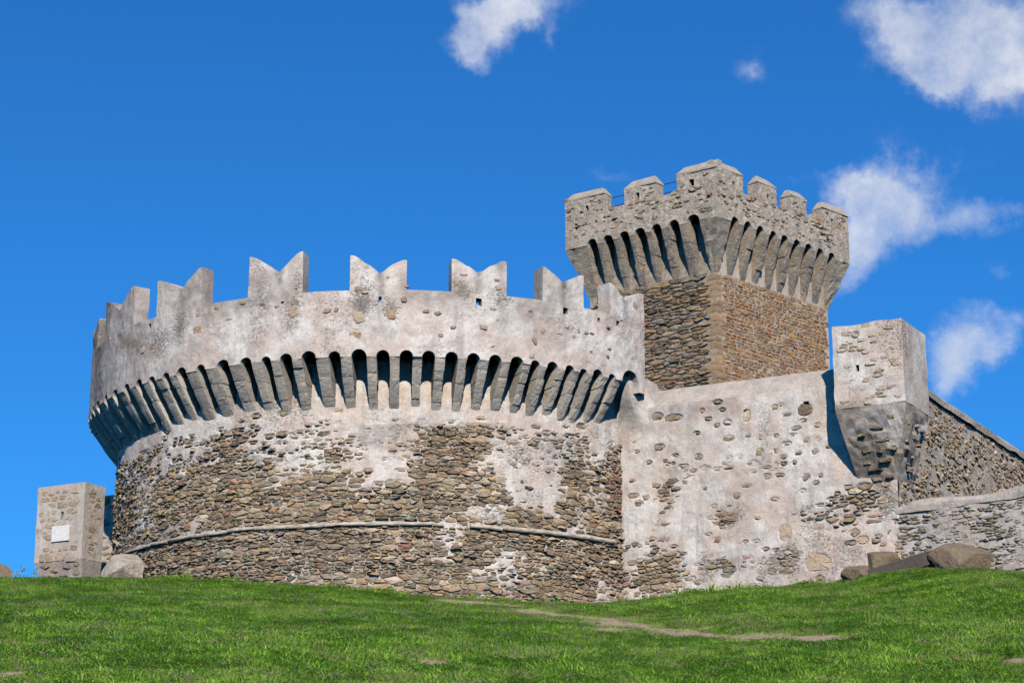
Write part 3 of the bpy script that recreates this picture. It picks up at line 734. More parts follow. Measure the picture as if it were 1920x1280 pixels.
CUR_ST = [(1232, 782, 26, 14), (1262, 784, 36, 12), (1329, 786, 16, 8), (1346, 755, 20, 9), (1365, 792, 18, 10), (1318, 771, 10, 8), (1400, 780, 16, 24), (1366, 823, 28, 14), (1345, 798, 12, 8), (1403, 817, 12, 9), (1425, 848, 18, 14), (1456, 818, 10, 7), (1476, 832, 20, 9), (1510, 768, 30, 24), (1493, 804, 20, 8), (1511, 825, 14, 12), (1534, 797, 12, 10), (1453, 764, 14, 9),
          (1237, 839, 22, 14), (1310, 857, 18, 14), (1322, 878, 22, 12), (1455, 845, 10, 9), (1470, 856, 12, 10), (1497, 850, 16, 10), (1529, 847, 14, 10), (1536, 825, 12, 12), (1388, 856, 12, 11), (1440, 893, 16, 12), (1464, 891, 18, 8), (1512, 896, 16, 12), (1471, 870, 12, 8), (1491, 868, 10, 7), (1382, 929, 16, 11), (1199, 945, 20, 12), (1212, 933, 12, 10), (1452, 937, 20, 8), (1322, 916, 9, 9),
          (1539, 892, 10, 8), (1414, 884, 12, 7), (1538, 948, 16, 7), (1589, 955, 16, 6), (1568, 965, 12, 8), (1538, 1053, 58, 40), (1475, 1000, 30, 34), (1527, 995, 46, 26), (1618, 1012, 22, 15), (1594, 1018, 24, 9), (1605, 1000, 22, 14), (1645, 964, 36, 12), (1639, 977, 36, 10), (1582, 980, 14, 12), (1668, 998, 10, 12), (1345, 1012, 14, 12), (1426, 1085, 18, 8), (1538, 1084, 18, 9), (1415, 1098, 16, 11), (1455, 1032, 14, 9), (1438, 1030, 14, 8), (1395, 1061, 14, 8), (1444, 1055, 16, 7)]
RECT = [(1538, 1053), (1475, 1000), (1527, 995)]
P = []
for x, y, w, h in CUR_ST:
    uc, vc = MC.uv(x, y); s = 4200/60; P.append(blob_poly(uc, vc, w/s/.92, h/s, rs))
FLUSH = [MC.uv(*q) for q in RECT]
pc = [(p.mean(0), np.ptp(p[:, 0]), np.ptp(p[:, 1])) for p in P]
keep = [c for c in keep if all(abs(c.mean(0)[0]-m[0]) > w*.6+.06 or abs(c.mean(0)[1]-m[1]) > h*.6+.05 for m, w, h in pc)]+P
carve(Hc, Uc, Vc, keep, .022, 1.12)
# put-log holes: deep pits
for x, y, w, h in ((1190, 807, 14, 12), (1402, 775, 12, 14), (1512, 760, 10, 12)):
    uc, vc = MC.uv(x, y); i = np.abs(Uc-uc) < w/70/2; j = np.abs(Vc-vc) < h/70/2
    Hc[np.ix_(i, j)] = -.3
stn = np.clip(.34*sstep(ZC1-.9, ZC1-.05, vv)*sstep(-.3, .4, fbm(uu*.7, vv*.5, oct=4, s=92))+.2*sstep(.25, .7, fbm(uu*1.1, vv*.35, oct=4, s=95)), 0, 1)
cwall = grid_surface('wall', MC, Uc, Vc, Hc, M_PL, curtain, {'plaster': np.clip(.3+.85*sstep(.1, .5, pf), 0, 1), 'stain': stn, 'worn': np.clip(.28*sstep(.9, .3, pf)+.42*sstep(.15, .8, fbm(uu*.9, vv*.7, oct=4, s=47)), 0, 1)})
lf2 = lambda u, v: float(fbm(u*.6, v*.6, oct=3, s=17))*.035
def pal_cur(u, v, r):
    c = BROWN(u, v, r) if r.random() < .72 else GREYB(u, v, r)*1.1
    if any(abs(u-a_) < .12 and abs(v-b_) < .1 for a_, b_ in FLUSH): c = np.array((.50, .41, .33))
    return c*1.08
lay_stones(keep, MC, cwall, M_ST, 22, .008, pal_cur, lambda u, v, r: .034+lf2(u, v)+r.normal(0, .014), 300, cut=(.03, .12))
# sloping top, back and end
def prism_uv(Mf, prof, us, rel=None):
    """prof: list of (d,z) counter-clockwise seen from -u; us: stations"""
    n = len(prof); V, Fc = [], []
    for u in us:
        for q, (d, z) in enumerate(prof):
            e = rel(u, q) if rel else (0, 0); V.append(Mf(u, z+e[1], d+e[0]))
    for i in range(len(us)-1):
        for q in range(n):
            k = (q+1) % n; Fc.append((i*n+q, (i+1)*n+q, (i+1)*n+k, i*n+k))
    Fc.append(tuple(range(n-1, -1, -1))); Fc.append(tuple((len(us)-1)*n+q for q in range(n)))
    return np.array(V), Fc
def wob(a, s): return lambda u, q: (a*float(fbm(u*1.3, q*3.1, oct=3, s=s)), a*float(fbm(u*1.3, q*5.7+9, oct=3, s=s)))
V, Fc = prism_uv(MC, [(.02, ZC1-.05), (-.02, ZC1+.06), (-.28, (ZC1+ZC2)/2+.04), (-.55, ZC2), (-1.4, ZC2-.05), (-1.4, 8.5), (-.2, 8.5), (-.2, ZC1-.1)], lerp_list(-.9, UC, .2), wob(.018, 71))
mesh_obj('wall_top', V, Fc, M_COPE, curtain)

# shoulder of plaster where the wall runs up under the ring
ue = MC.uv(1206, 700)[0]
dE = float((MR(ring_arches[-1][0]+ring_arches[-1][1], ZSP, 0)[:2]-MC.P)@MC.n); print('dE', dE)
uS0, zS0 = MC.uv(1156, 806); uS1, zS1 = MC.uv(1195, 722)
def shoulder_top(u):
    if u < uS1: return zS0+(zS1+.03-zS0)*(u-uS0)/(uS1-uS0)
    return ZC1-.02+(15.6-ZC1)*float(1-sstep(ue-.05, ue+.42, u)**.8)
slab('shoulder', MC, np.concatenate([lerp_list(uS0, uS1, .04), lerp_list(uS1+.004, ue+.45, .04)]), np.linspace(0, 1, 24), zS0-.25, shoulder_top, .9, M_PL, curtain, None, lambda a_, b_: .004+.012*fbm(a_*1.5, b_*1.5, oct=3, s=6)+(dE+.03)*sstep(zS0-.1, zS1-.15, b_)*(1-sstep(uS1-.02, ue+.1, a_))+.05*(1-sstep(ue+.05, ue+.45, a_))*sstep(zS0-.25, zS0+.1, b_),
     {'plaster': lambda a_, b_: np.ones_like(a_), 'stain': lambda a_, b_: .25*sstep(0, .6, fbm(a_*2, b_*.6, oct=3, s=99)), 'worn': lambda a_, b_: np.zeros_like(a_)+.1})
# bartizan: box jettied over the corner, on a tapering base
PB = .86
bart = thing('corner_turret', tuple(MC(UC-.9, 12.0, .2)), 'square plastered turret jutting from the corner of the pale castle wall', 'turret')
ub_l, ub_r = MC.uv(1563, 690, PB)[0], MC.uv(1690, 600, PB)[0]
ztL, ztR = MC.uv(1560, 613, PB)[1], MC.uv(1690, 597, PB)[1]; ZT = (ztL+ztR)/2
zbo = MC.uv(1630, 760, PB)[1]; ztip = MC.uv(1592, 915, 0)[1]
MBF = plane_map(MC(0, 0, PB)[:2], CR, CN)
E_ = (math.cos(a), math.sin(a))                          # back-right direction
MBR = plane_map(MC(ub_r, 0, PB)[:2], E_, CR)
dback = MBR.uv(1735, 632)[0]
zeros = lambda a_, b_: np.zeros_like(a_)
def bp(uu, vv): return np.clip(.8+.5*fbm(uu*1.3, vv*2.2, oct=4, s=61), 0, 1)
def bs(uu, vv): return np.clip(.75*sstep(zbo+.55, zbo-.35, vv)*sstep(-.6, .3, fbm(uu*1.1, vv*.8, oct=4, s=64)), 0, .9)
def bw(uu, vv): return np.clip(.25+.4*fbm(uu*1.6, vv*.45, oct=4, s=67), 0, .5)
def br(uu, vv): return .018*fbm(uu*1.6, vv*2.4, oct=5, s=63)
slit = MBF.uv(1607, 690)+(.13, .2)
zt_f = lambda u: ZT+.02*math.sin(u*5)
front_o = slab('front_wall', MBF, lerp_list(ub_l, ub_r, .05), np.linspace(0, 1, 50), zbo, zt_f, .38, M_PL, bart, [slit], br, {'plaster': bp, 'stain': bs, 'worn': bw})
slab('side_wall', MBR, lerp_list(.002, dback, .06), np.linspace(0, 1, 40), zbo+.02, lambda u: ZT, .38, M_PL, bart, [MBR.uv(1702, 679)+(.09, .2)], br, {'plaster': lambda a_, b_: np.ones_like(a_), 'stain': lambda a_, b_: .2*sstep(0, .6, fbm(a_*2, b_*.6, oct=3, s=99))})
MBL = plane_map(MC(ub_l, 0, -.9)[:2], CN, (-CR[0], -CR[1]))
slab('side_wall', MBL, lerp_list(0, PB+.9-.003, .1), np.linspace(0, 1, 30), zbo, lambda u: ZT-.02, .38, M_PL, bart, None, br, {'plaster': lambda a_, b_: np.ones_like(a_), 'stain': zeros})
MBK = plane_map(MBR(dback, 0, 0)[:2], (-CR[0], -CR[1]), E_)
slab('rear_wall', MBK, lerp_list(.4, ub_r-ub_l-.4, .3), np.linspace(0, 1, 6), zbo, ZT-.35, .3, M_PL, bart, [(1.15, MC.uv(1607, 690, PB)[1]+.55, .7, .9)], None, {'plaster': lambda a_, b_: np.ones_like(a_), 'stain': zeros})
cl = [c for c in rubble_cells(ub_l+.06, ub_r-.06, zbo+.1, ZT-.08, .08, .16, (1.6, 3.4), 33) if r_.random() < .33 and c[:, 0].min() > ub_l+.04 and c[:, 0].max() < ub_r-.04 and c[:, 1].max() < ZT-.05 and math.hypot(c.mean(0)[0]-slit[0], c.mean(0)[1]-slit[1]) > .3]
lay_stones(cl, MBF, front_o, M_ST, 34, .006, pal_of([(.56, .50, .43), (.50, .43, .35), (.60, .55, .49), (.44, .40, .35)], [3, 2, 3, 1.5], .1), lambda u, v, r: .010+abs(r.normal(0, .008)), 200, rough=.008)
# tapering base
def taper():
    L0, R0 = ub_l+.004, ub_r-.004; Bk = PB-dback
    rows = 14; V, Fc = [], []; nU, nS = 24, 16
    for k in range(rows+1):
        t = k/rows; z = zbo+(ztip-zbo)*t; e = t**1.15
        l = L0+(.30)*e; r = R0-(R0-UC+.02)*e*1.0; f = PB*(1-e)-.02*e
        ring = [(l+(r-l)*i/nU, f) for i in range(nU+1)]+[(r, f+(Bk-f)*j/nS) for j in range(1, nS+1)]
        for (uu_, dd_) in ring:
            n_ = float(fbm(uu_*2.2+dd_*1.7, z*3.0, oct=4, s=131)); n2 = float(fbm(uu_*6+dd_*4, z*9, oct=2, s=133))
            amp = (.05+.05*sstep(.3, .8, (uu_-L0)/(R0-L0)))*math.sin(min(1, t*1.02+.02)*math.pi)**.5
            q = n_*amp+n2*.03*math.sin(t*math.pi)
            V.append(MC(uu_+(q if uu_ >= r-1e-6 else 0), z+.02*n2, dd_+q))
    m = nU+1+nS
    for k in range(rows):
        for i in range(m-1): Fc.append((k*m+i, (k+1)*m+i, (k+1)*m+i+1, k*m+i+1))
    Fc.append(tuple(range(m)))
    V = np.array(V)
    w = np.clip(.45+.8*fbm(V[:, 0]*1.2, V[:, 1]*1.2, V[:, 2]*1.5, oct=4, s=3), 0, 1)
    return mesh_obj('corbelled_base', V, Fc, M_PL, bart, {'plaster': w, 'stain': np.clip(.4+.35*fbm(V[:, 0], V[:, 1], V[:, 2], oct=3, s=5), 0, 1)})
taper_o = taper()
# bared stones on the base and toothed broken masonry at its right
P = []
for x, y, w, h in ((1640, 800, 36, 12), (1655, 823, 40, 10), (1625, 845, 26, 9), (1660, 862, 36, 12), (1640, 880, 34, 9), (1668, 780, 24, 12), (1615, 815, 20, 7), (1650, 845, 18, 8), (1672, 838, 22, 12), (1645, 898, 26, 8), (1668, 893, 20, 10), (1625, 868, 18, 8)):
    t = (y-765)/150; uc, vc = MC.uv(x, y, PB*(1-max(0, t)**1.15)); P.append((blob_poly(uc, vc, w/70, h/70, rs), PB*(1-max(0, t)**1.15)))
for p, off in P:
    V, Fc = stone_mesh(p, MC, off+.0, .004, rs, base=off-.2)
    mesh_obj('stone', V, Fc, M_ST, bart, {'col': np.tile(GREYB(0, 0, rs)*.85, (len(V), 1))})
for k in range(12):
    t = rs.uniform(.04, .8); e = t**1.15; z = zbo+(ztip-zbo)*t; r_u = ub_r-(ub_r-UC)*e; dd_ = PB*(1-e)+(PB-dback-PB*(1-e))*rs.uniform(.1, .9)
    Mx = plane_map(MC(r_u, 0, dd_)[:2], E_, CR)
    V, Fc = stone_mesh(blob_poly(0, z, rs.uniform(.14, .28), rs.uniform(.07, .12), rs), Mx, .05, .004, rs, base=-.14)
    mesh_obj('stone', V, Fc, M_ST, bart, {'col': np.tile(ROUGH(0, 0, rs)*1.0, (len(V), 1))})

# receding side wall
MS = plane_map(MC(UC, 0, 0)[:2], E_, CR)
side = thing('side_wall', tuple(MS(5, 9.5, -.6)), 'rough rubble castle wall running back behind the low wall on the right', 'wall')
ZSW = MS.uv(1760, 752)[1]
us1 = MS.uv(1935, 860)[0]+9
Us = lerp_list(0.004, us1, .07); Vs_ = lerp_list(8.8, ZSW, .07); uu, vv = np.meshgrid(Us, Vs_, indexing='ij')
Hs = .03*fbm(uu*1.5, vv*1.5, oct=4, s=81)
swall = grid_surface('wall', MS, Us, Vs_, Hs, M_KP, side, {'stain': np.clip(.5*sstep(ZSW-1.2, ZSW, vv)*sstep(-.3, .3, fbm(uu, vv, oct=3, s=83)), 0, 1)})
cells = [c for c in rubble_cells(0.4, us1, 9.4, ZSW-.12, .08, .17, (1.2, 2.8), 13, jit=.3) if r_.random() < .6 and c[:, 1].max() < ZSW-.1]
lay_stones(cells, MS, swall, M_ST, 23, .010, lambda u, v, r: ROUGH(u, v, r)*np.array((1.2, 1.17, 1.14)), lambda u, v, r: .016+abs(r.normal(0, .018)), 300)
V, Fc = prism_uv(MS, [(.10, ZSW-.12), (.09, ZSW+.04), (-.30, ZSW+.38), (-.8, ZSW+.40), (-1.2, ZSW+.1), (-1.2, 8.8), (-.1, 8.8), (-.1, ZSW-.1)], lerp_list(.01, us1, .25), wob(.03, 73))
mesh_obj('coping', V, Fc, M_CAP, side)

# low wall in front on the right
a2 = math.radians(50); LR, LN = (math.sin(a2), -math.cos(a2)), (-math.cos(a2), -math.sin(a2))
p0 = MC(*MC.uv(1682, 985), .0)
ML = plane_map((p0[0]+.02, p0[1]-.02), LR, LN)
low = thing('low_wall', tuple(ML(2, 9.2, -.3)), 'low grey rubble wall with a pale rounded coping on the right', 'wall')
zl0, zl1 = ML.uv(1690, 962)[1], ML.uv(1915, 930)[1]; ul1 = ML.uv(2040, 930)[0]+1.0; ulA = ML.uv(1915, 930)[0]
ztl = lambda u: zl0+(zl1-zl0)*np.asarray(u)/ulA
Ul = lerp_list(0, ul1, .05); Tl = np.linspace(0, 1, 36)
def low_map(u, t, d): u = np.asarray(u); return ML(u, 8.6+(ztl(u)-8.6)*t, d)
uu, tt = np.meshgrid(Ul, Tl, indexing='ij'); vv = 8.6+(ztl(uu)-8.6)*tt
Hl = .03*fbm(uu*1.5, vv*2, oct=4, s=86)
P_ = low_map(uu, tt, Hl).reshape(-1, 3); nv = len(Tl); i = (np.arange(len(Ul)-1)[:, None]*nv+np.arange(nv-1)[None, :]).ravel()
lwall = mesh_obj('wall', P_, np.stack([i, i+nv, i+nv+1, i+1], 1).tolist(), M_PLR, low, {'plaster': np.full(uu.size, .25)+.3+.4*sstep(.1, .6, fbm(uu*1.2, vv*1.6, oct=4, s=88)).ravel(), 'stain': .2*np.ones(uu.size)})
cells = [c for c in rubble_cells(.05, ul1, 9.3, float(ztl(ul1)), .055, .12, (1.8, 4.2), 14) if c[:, 1].max() < float(ztl(c.mean(0)[0]))-.03 and r_.random() < .72]
lay_stones(cells, ML, lwall, M_ST, 24, .008, lambda u, v, r: GREYL(u, v, r)*np.array((1.3, 1.3, 1.3)), lambda u, v, r: .014+abs(r.normal(0, .011)), 300)
prof = [(.03, -.02), (.035, .12), (-.03, .24), (-.24, .31), (-.5, .31), (-.6, .1), (-.6, -1.6), (-.1, -1.6), (-.1, -.05)]
V, Fc = [], []; us_ = lerp_list(-.05, ul1, .15); n = len(prof); w_ = wob(.03, 76)
for u in us_:
    for q, (d, z) in enumerate(prof):
        e = w_(u, q); sc_ = .8 if u < .3 else 1; V.append(ML(u, float(ztl(u))+z*sc_*(1+.2*math.sin(u*1.9))+e[1], d+e[0]))
for i in range(len(us_)-1):
    for q in range(n): k = (q+1) % n; Fc.append((i*n+q, (i+1)*n+q, (i+1)*n+k, i*n+k))
Fc.append(tuple(range(n-1, -1, -1))); Fc.append(tuple((len(us_)-1)*n+q for q in range(n)))
mesh_obj('coping', np.array(V), Fc, M_COPE, low)

# ------------------------------------------------------------------ square tower (keep)
K = np.array([7.1376, 74.0]); DL = np.array([-math.sin(.9188), math.cos(.9188)]); DR = np.array([math.cos(.8059), math.sin(.8059)])
SL, SR = 6.5207, 7.8583; KZT, KZA, KZF = 26.956, 25.008, 23.04; IL, IR = .68, .60
NL = np.array([-DL[1], DL[0]]); NL = NL if NL[1] < 0 else -NL
NR = np.array([DR[1], -DR[0]])
KL = plane_map(K+SL*DL, -DL, NL); KR = plane_map(K, DR, NR)
keep_t = thing('square_tower', (float((K+3*DL+3*DR)[0]), float((K+3*DL+3*DR)[1]), 10.0), 'tall square brown stone tower with flared crenellated top behind the walls', 'tower')
KSP = KZA-.16
def kar(Mf, pts, w): return [[Mf.uv(1030+x/3.144, 270+y/3.144)[0], w] for x, y in pts]
LARCH = kar(KL, [(250, 565), (345, 545), (440, 527), (532, 507), (628, 480), (732, 457), (848, 433)], .225)
RARCH = kar(KR, [(1095, 440), (1170, 470), (1243, 492), (1320, 515), (1388, 532), (1460, 573), (1528, 600), (1598, 632), (1668, 652)], .215)
LARCH[-1][1] = .26
KZP_L = KL.uv(1205, 372)[1]; KZP_R = KR.uv(1430, 380)[1]; KZP = (KZP_L+KZP_R)/2
def kzb(arches):
    def f(u):
        for c, w in arches:
            if abs(u-c) < w: return KSP+math.sqrt(max(0, w*w-(u-c)**2))
        return KSP
    return f
def kcols(arches, u0, u1):
    c = [x for x in np.arange(u0, u1, .09) if all(abs(x-a) > w+.015 for a, w in arches)]
    for a, w in arches: c += [a+w*math.sin(t) for t in np.linspace(-1.55, 1.55, 9)]+[a-w-.004, a+w+.004]
    return np.array(sorted(c)+[u1])
def krel(uu, vv): return .03*fbm(uu*1.6, vv*1.8, oct=5, s=141)+.012*fbm(uu*7, vv*8, oct=2, s=142)
def kst(uu, vv): return np.clip(.55*sstep(.1, .6, fbm(uu*.7, vv*.6, oct=4, s=143)), 0, 1)
pL = slab('parapet', KL, kcols(LARCH, 0, SL), np.linspace(0, 1, 20), kzb(LARCH), KZP, .26, M_KP, keep_t, None, krel, {'stain': kst})
pR = slab('parapet', KR, kcols(RARCH, .003, SR), np.linspace(0, 1, 20), kzb(RARCH), KZP, .26, M_KP, keep_t, None, krel, {'stain': kst})
# rear parapets
K2, K3 = K+SR*DR, K+SL*DL; K4 = K2+SL*DL
MK2 = plane_map(K2, DL, DR/np.hypot(*DR)); MK3 = plane_map(K4, -DR, DL)
NR2 = -NL; MK2 = plane_map(K2, DL, NR2); MK3 = plane_map(K4, -DR, -NR)
slab('parapet', MK2, lerp_list(.003, SL, .4), np.linspace(0, 1, 5), KSP, KZP, .45, M_KP, keep_t, None, None, {'stain': kst})
slab('parapet', MK3, lerp_list(.003, SR-.003, .4), np.linspace(0, 1, 5), KSP, KZP, .45, M_KP, keep_t, None, None, {'stain': kst})
# platform
def quad_prism(name, pts, z0, z1, mat, parent):
    V = [(p[0], p[1], z0) for p in pts]+[(p[0], p[1], z1) for p in pts]; n = len(pts)
    Fc = [tuple(range(n-1, -1, -1)), tuple(range(n, 2*n))]+[(i, (i+1) % n, n+(i+1) % n, n+i) for i in range(n)]
    return mesh_obj(name, V, Fc, mat, parent, {'stain': np.zeros(2*n)})
ins = .3
quad_prism('platform', [K+ins*DL+ins*DR, K2-ins*DR+ins*DL, K4-ins*DR-ins*DL, K3-ins*DL+ins*DR], KZP-.75, KZP-.6, M_KP, keep_t)
# shaft
SKL = plane_map(K3-NL*IL, -DL, NL); SKR = plane_map(K-NR*IR, DR, NR)
def isect(P1, d1, P2, d2):
    A = np.array([d1, -d2]).T; t = np.linalg.solve(A, P2-P1); return P1+t[0]*d1
cor = isect(K-NL*IL, DL, K-NR*IR, DR)                     # shaft's near corner
uL_c = float((cor-SKL.P)@SKL.r); uR_c = float((cor-SKR.P)@SKR.r)
uL0 = IR*1.0; uR1 = SR-IL
ZK0 = 9.5
back = [cor, cor+(uR1-uR_c)*DR, cor+(uR1-uR_c)*DR+(uL_c-uL0)*DL, cor+(uL_c-uL0)*DL]
quad_prism('core', [p-.0*NL for p in [back[0]-.03*NL-.03*NR, back[1]-.03*NR+.03*NL, back[2], back[3]-.03*NL+.03*NR]], ZK0, KZP-.8, M_KP, keep_t)
zsv0 = 17.3
UL_ = lerp_list(uL0, uL_c, .08); UR_ = lerp_list(uR_c, uR1, .08); VK = lerp_list(zsv0, KZF+.9, .08)
M_KM = mat_plaster('tower_mortar', (.56, .49, .41), (.50, .41, .32), (.42, .36, .30), (.42, .34, .25))
for Mf, UU, sd, (h0, h1), asp, palf, gap, dep in ((SKL, UL_, 15, (.08, .17), (2.6, 6.0), GREYB, .010, .034), (SKR, UR_, 16, (.09, .17), (1.5, 3.4), OCHRE, .008, .014)):
    uu, vv = np.meshgrid(UU, VK, indexing='ij')
    w_o = grid_surface('wall', Mf, UU, VK, .008*fbm(uu*3, vv*3, oct=3, s=sd), M_KM, keep_t, {'plaster': np.full(uu.shape, .55 if sd == 16 else .4), 'stain': np.clip((.05 if sd == 16 else .2)+.25*fbm(uu, vv, oct=3, s=sd+3), 0, .8)})
    q0, q1 = (UU[0], UU[-1]-.22) if sd == 15 else (UU[0]+.16, UU[-1])
    cl = [c for c in rubble_cells(q0, q1, zsv0, KZF-.02, h0, h1, asp, sd, k=3.0 if sd == 15 else 1.9, jit=.2 if sd == 15 else .08) if c[:, 0].min() > q0-.02 and c[:, 0].max() < q1+.05]
    def pp(u, v, r, palf=palf, sd=sd):
        c = palf(u, v, r)*(np.array((.95, .93, .9)) if sd == 15 else np.array((1.02, .94, .86)))
        if sd == 15 and r.random() < .3: c = OCHRE(u, v, r)
        if r.random() < .006: c = np.array(RED)
        return c
    lay_stones(cl, Mf, w_o, M_ST, sd, gap, pp, lambda u, v, r, dep=dep: dep+abs(r.normal(0, dep*.7)), 150, rough=.014 if sd == 15 else .007, cut=(.06, .2) if sd == 15 else (.04, .14))
# quoins wrap the near corner
z = zsv0; k = 0
while z < KZF-.05:
    h = rs.uniform(.17, .30); la, lb = ((.5, .26) if k % 2 else (.3, .42)); la *= rs.uniform(.85, 1.15); lb *= rs.uniform(.85, 1.15)
    o_ = .012+rs.uniform(0, .012)
    c0 = cor+(NL+NR)*o_*.9
    pts = [c0, c0+lb*DR, c0+lb*DR-NR*.2, c0+.2*DL+.2*DR-NR*0, c0+la*DL-NL*.2, c0+la*DL]
    zt_ = min(z+h, KZF)-.016
    V = []; nl = 4
    for q in range(nl):
        zz = z+.008+(zt_-z-.008)*q/(nl-1); e = -.007 if q in (0, nl-1) else 0
        V += [(*(p+(cor+DL*.3+DR*.3-p)*(-e/.6)*-1*0+(NL+NR)*e+rs.normal(0, .006, 2)), zz) for p in pts]
    n = 6; Fc = [(q*n+i, q*n+(i+1) % n, (q+1)*n+(i+1) % n, (q+1)*n+i) for q in range(nl-1) for i in range(n)]+[tuple(range(n-1, -1, -1)), tuple((nl-1)*n+i for i in range(n))]
    mesh_obj('quoin', V, Fc, M_ST, keep_t, {'col': np.tile(OCHRE(0, 0, rs)*.7+np.array((.10, .075, .05)), (len(V), 1))}); z += h; k += 1
# corbels
def keep_corbels(Mw, arches, off, inset, seed, ulo, uhi):
    for i in range(len(arches)-1):
        a_, b_ = arches[i], arches[i+1]; lo, hi = a_[0]+a_[1], b_[0]-b_[1]
        V, Fc, T = corbel_mesh(Mw, (lo+hi)/2+off, hi-lo, inset-.004, KSP+.002, KZF+rs.uniform(-.06, .06), seed+i, bulge=.02, jit=.018)
        mesh_obj('corbel', V, Fc, M_CBK, keep_t, {'tint': T})
def mat_cbk():
    m = MT('tower_corbel_stone', .92); o = m.N.new('ShaderNodeObjectInfo')
    c = m.mix(m.ramp(m.noise(1.4, 5, .6), .38, .62), (.26, .24, .21), (.41, .325, .24))
    c = m.mix(m.math('MULTIPLY', m.attr('tint'), .7), c, (.22, .19, .16))
    c = m.mix(m.ramp(m.noise(5, 6, .7, (1, 1, 2)), .48, .62, 0, .55), c, (.52, .43, .34))
    c = m.mix(m.ramp(m.noise(6, 6, .7, (1, 1, 2)), .55, .66, 0, .85), c, (.13, .12, .11))
    h = m.math('ADD', m.noise(7, 7, .7, (1, 1, 2.8)), m.math('MULTIPLY', m.noise(30, 4, .6), .35))
    return m.done(c, m.bump(h, 1, .05))
M_CBK = mat_cbk()
keep_corbels(SKL, LARCH, 0, IL, 300, 0, SL); keep_corbels(SKR, RARCH, 0, IR, 330, 0, SR)
# solid corner pieces: near corner, left end, right end
def corner_corbel(top, bot, seed):
    r = np.random.default_rng(seed); n = len(top); rows = 11; V = []
    for k in range(rows):
        t = k/(rows-1); z = KZF+(KSP-KZF)*t+.0; j = 0 if k in (0, rows-1) else .016
        for p, q in zip(bot, top):
            w = q*t+p*(1-t); V.append((w[0]+r.normal(0, 1)*j, w[1]+r.normal(0, 1)*j, z-(.0 if t else .03)))
    Fc = [(k*n+i, k*n+(i+1) % n, (k+1)*n+(i+1) % n, (k+1)*n+i) for k in range(rows-1) for i in range(n)]+[tuple(range(n-1, -1, -1)), tuple((rows-1)*n+i for i in range(n))]
    mesh_obj('corner_corbel', V, Fc, M_CBK, keep_t)
def seg(p, q, n): return [p+(q-p)*i/n for i in range(n)]
aL = LARCH[-1][0]+LARCH[-1][1]; aR = RARCH[0][0]-RARCH[0][1]; e_ = .003
Ke = K-(NL+NR)*e_; tl = KL(aL, 0, 0)[:2]-NL*e_; tr = KR(aR, 0, 0)[:2]-NR*e_
bl = SKL(aL, 0, -.02)[:2]; brr = SKR(aR, 0, -.02)[:2]; cc = cor-(NL+NR)*.02
inn = cor-(NL+NR)*.3
corner_corbel(seg(tl, Ke, 4)+seg(Ke, tr, 2)+[tr, tr-NR*.5, K-(NL+NR)*.5, tl-NL*.5], seg(bl, cc, 4)+seg(cc, brr, 2)+[brr, brr-NR*.2, inn, bl-NL*.2], 350)
l0 = LARCH[0][0]-LARCH[0][1]; t1 = KL(l0, 0, -e_)[:2]; t0 = KL(.003, 0, -e_)[:2]; tb = t0+DR*1.2
b1 = SKL(l0, 0, -.02)[:2]; b0 = SKL(uL0, 0, -.02)[:2]
corner_corbel([tb]+seg(t0, t1, 3)+[t1, t1-NL*.6], [b0+DR*1.0]+seg(b0, b1, 3)+[b1, b1-NL*.3], 351)
r0 = RARCH[-1][0]+RARCH[-1][1]; t0 = KR(r0, 0, -e_)[:2]; t1 = KR(SR-.003, 0, -e_)[:2]; b0 = SKR(r0, 0, -.02)[:2]; b1 = SKR(uR1, 0, -.02)[:2]
corner_corbel(seg(t0, t1, 3)+[t1, t1+DL*1.2, t0-NR*.6], seg(b0, b1, 3)+[b1, b1+DL*1.0, b0-NR*.3], 352)
# plain flare on the two hidden sides
quad_prism('rear_flare', [back[1]+.25*DL-.1*DR, K2-.25*DR+1.3*DL, K4-.25*DR-.25*DL, K3+1.3*DR-.25*DL, back[3]+.1*DR-.1*DL, back[2]-.1*DR], KZF+.6, KSP+.05, M_KP, keep_t)
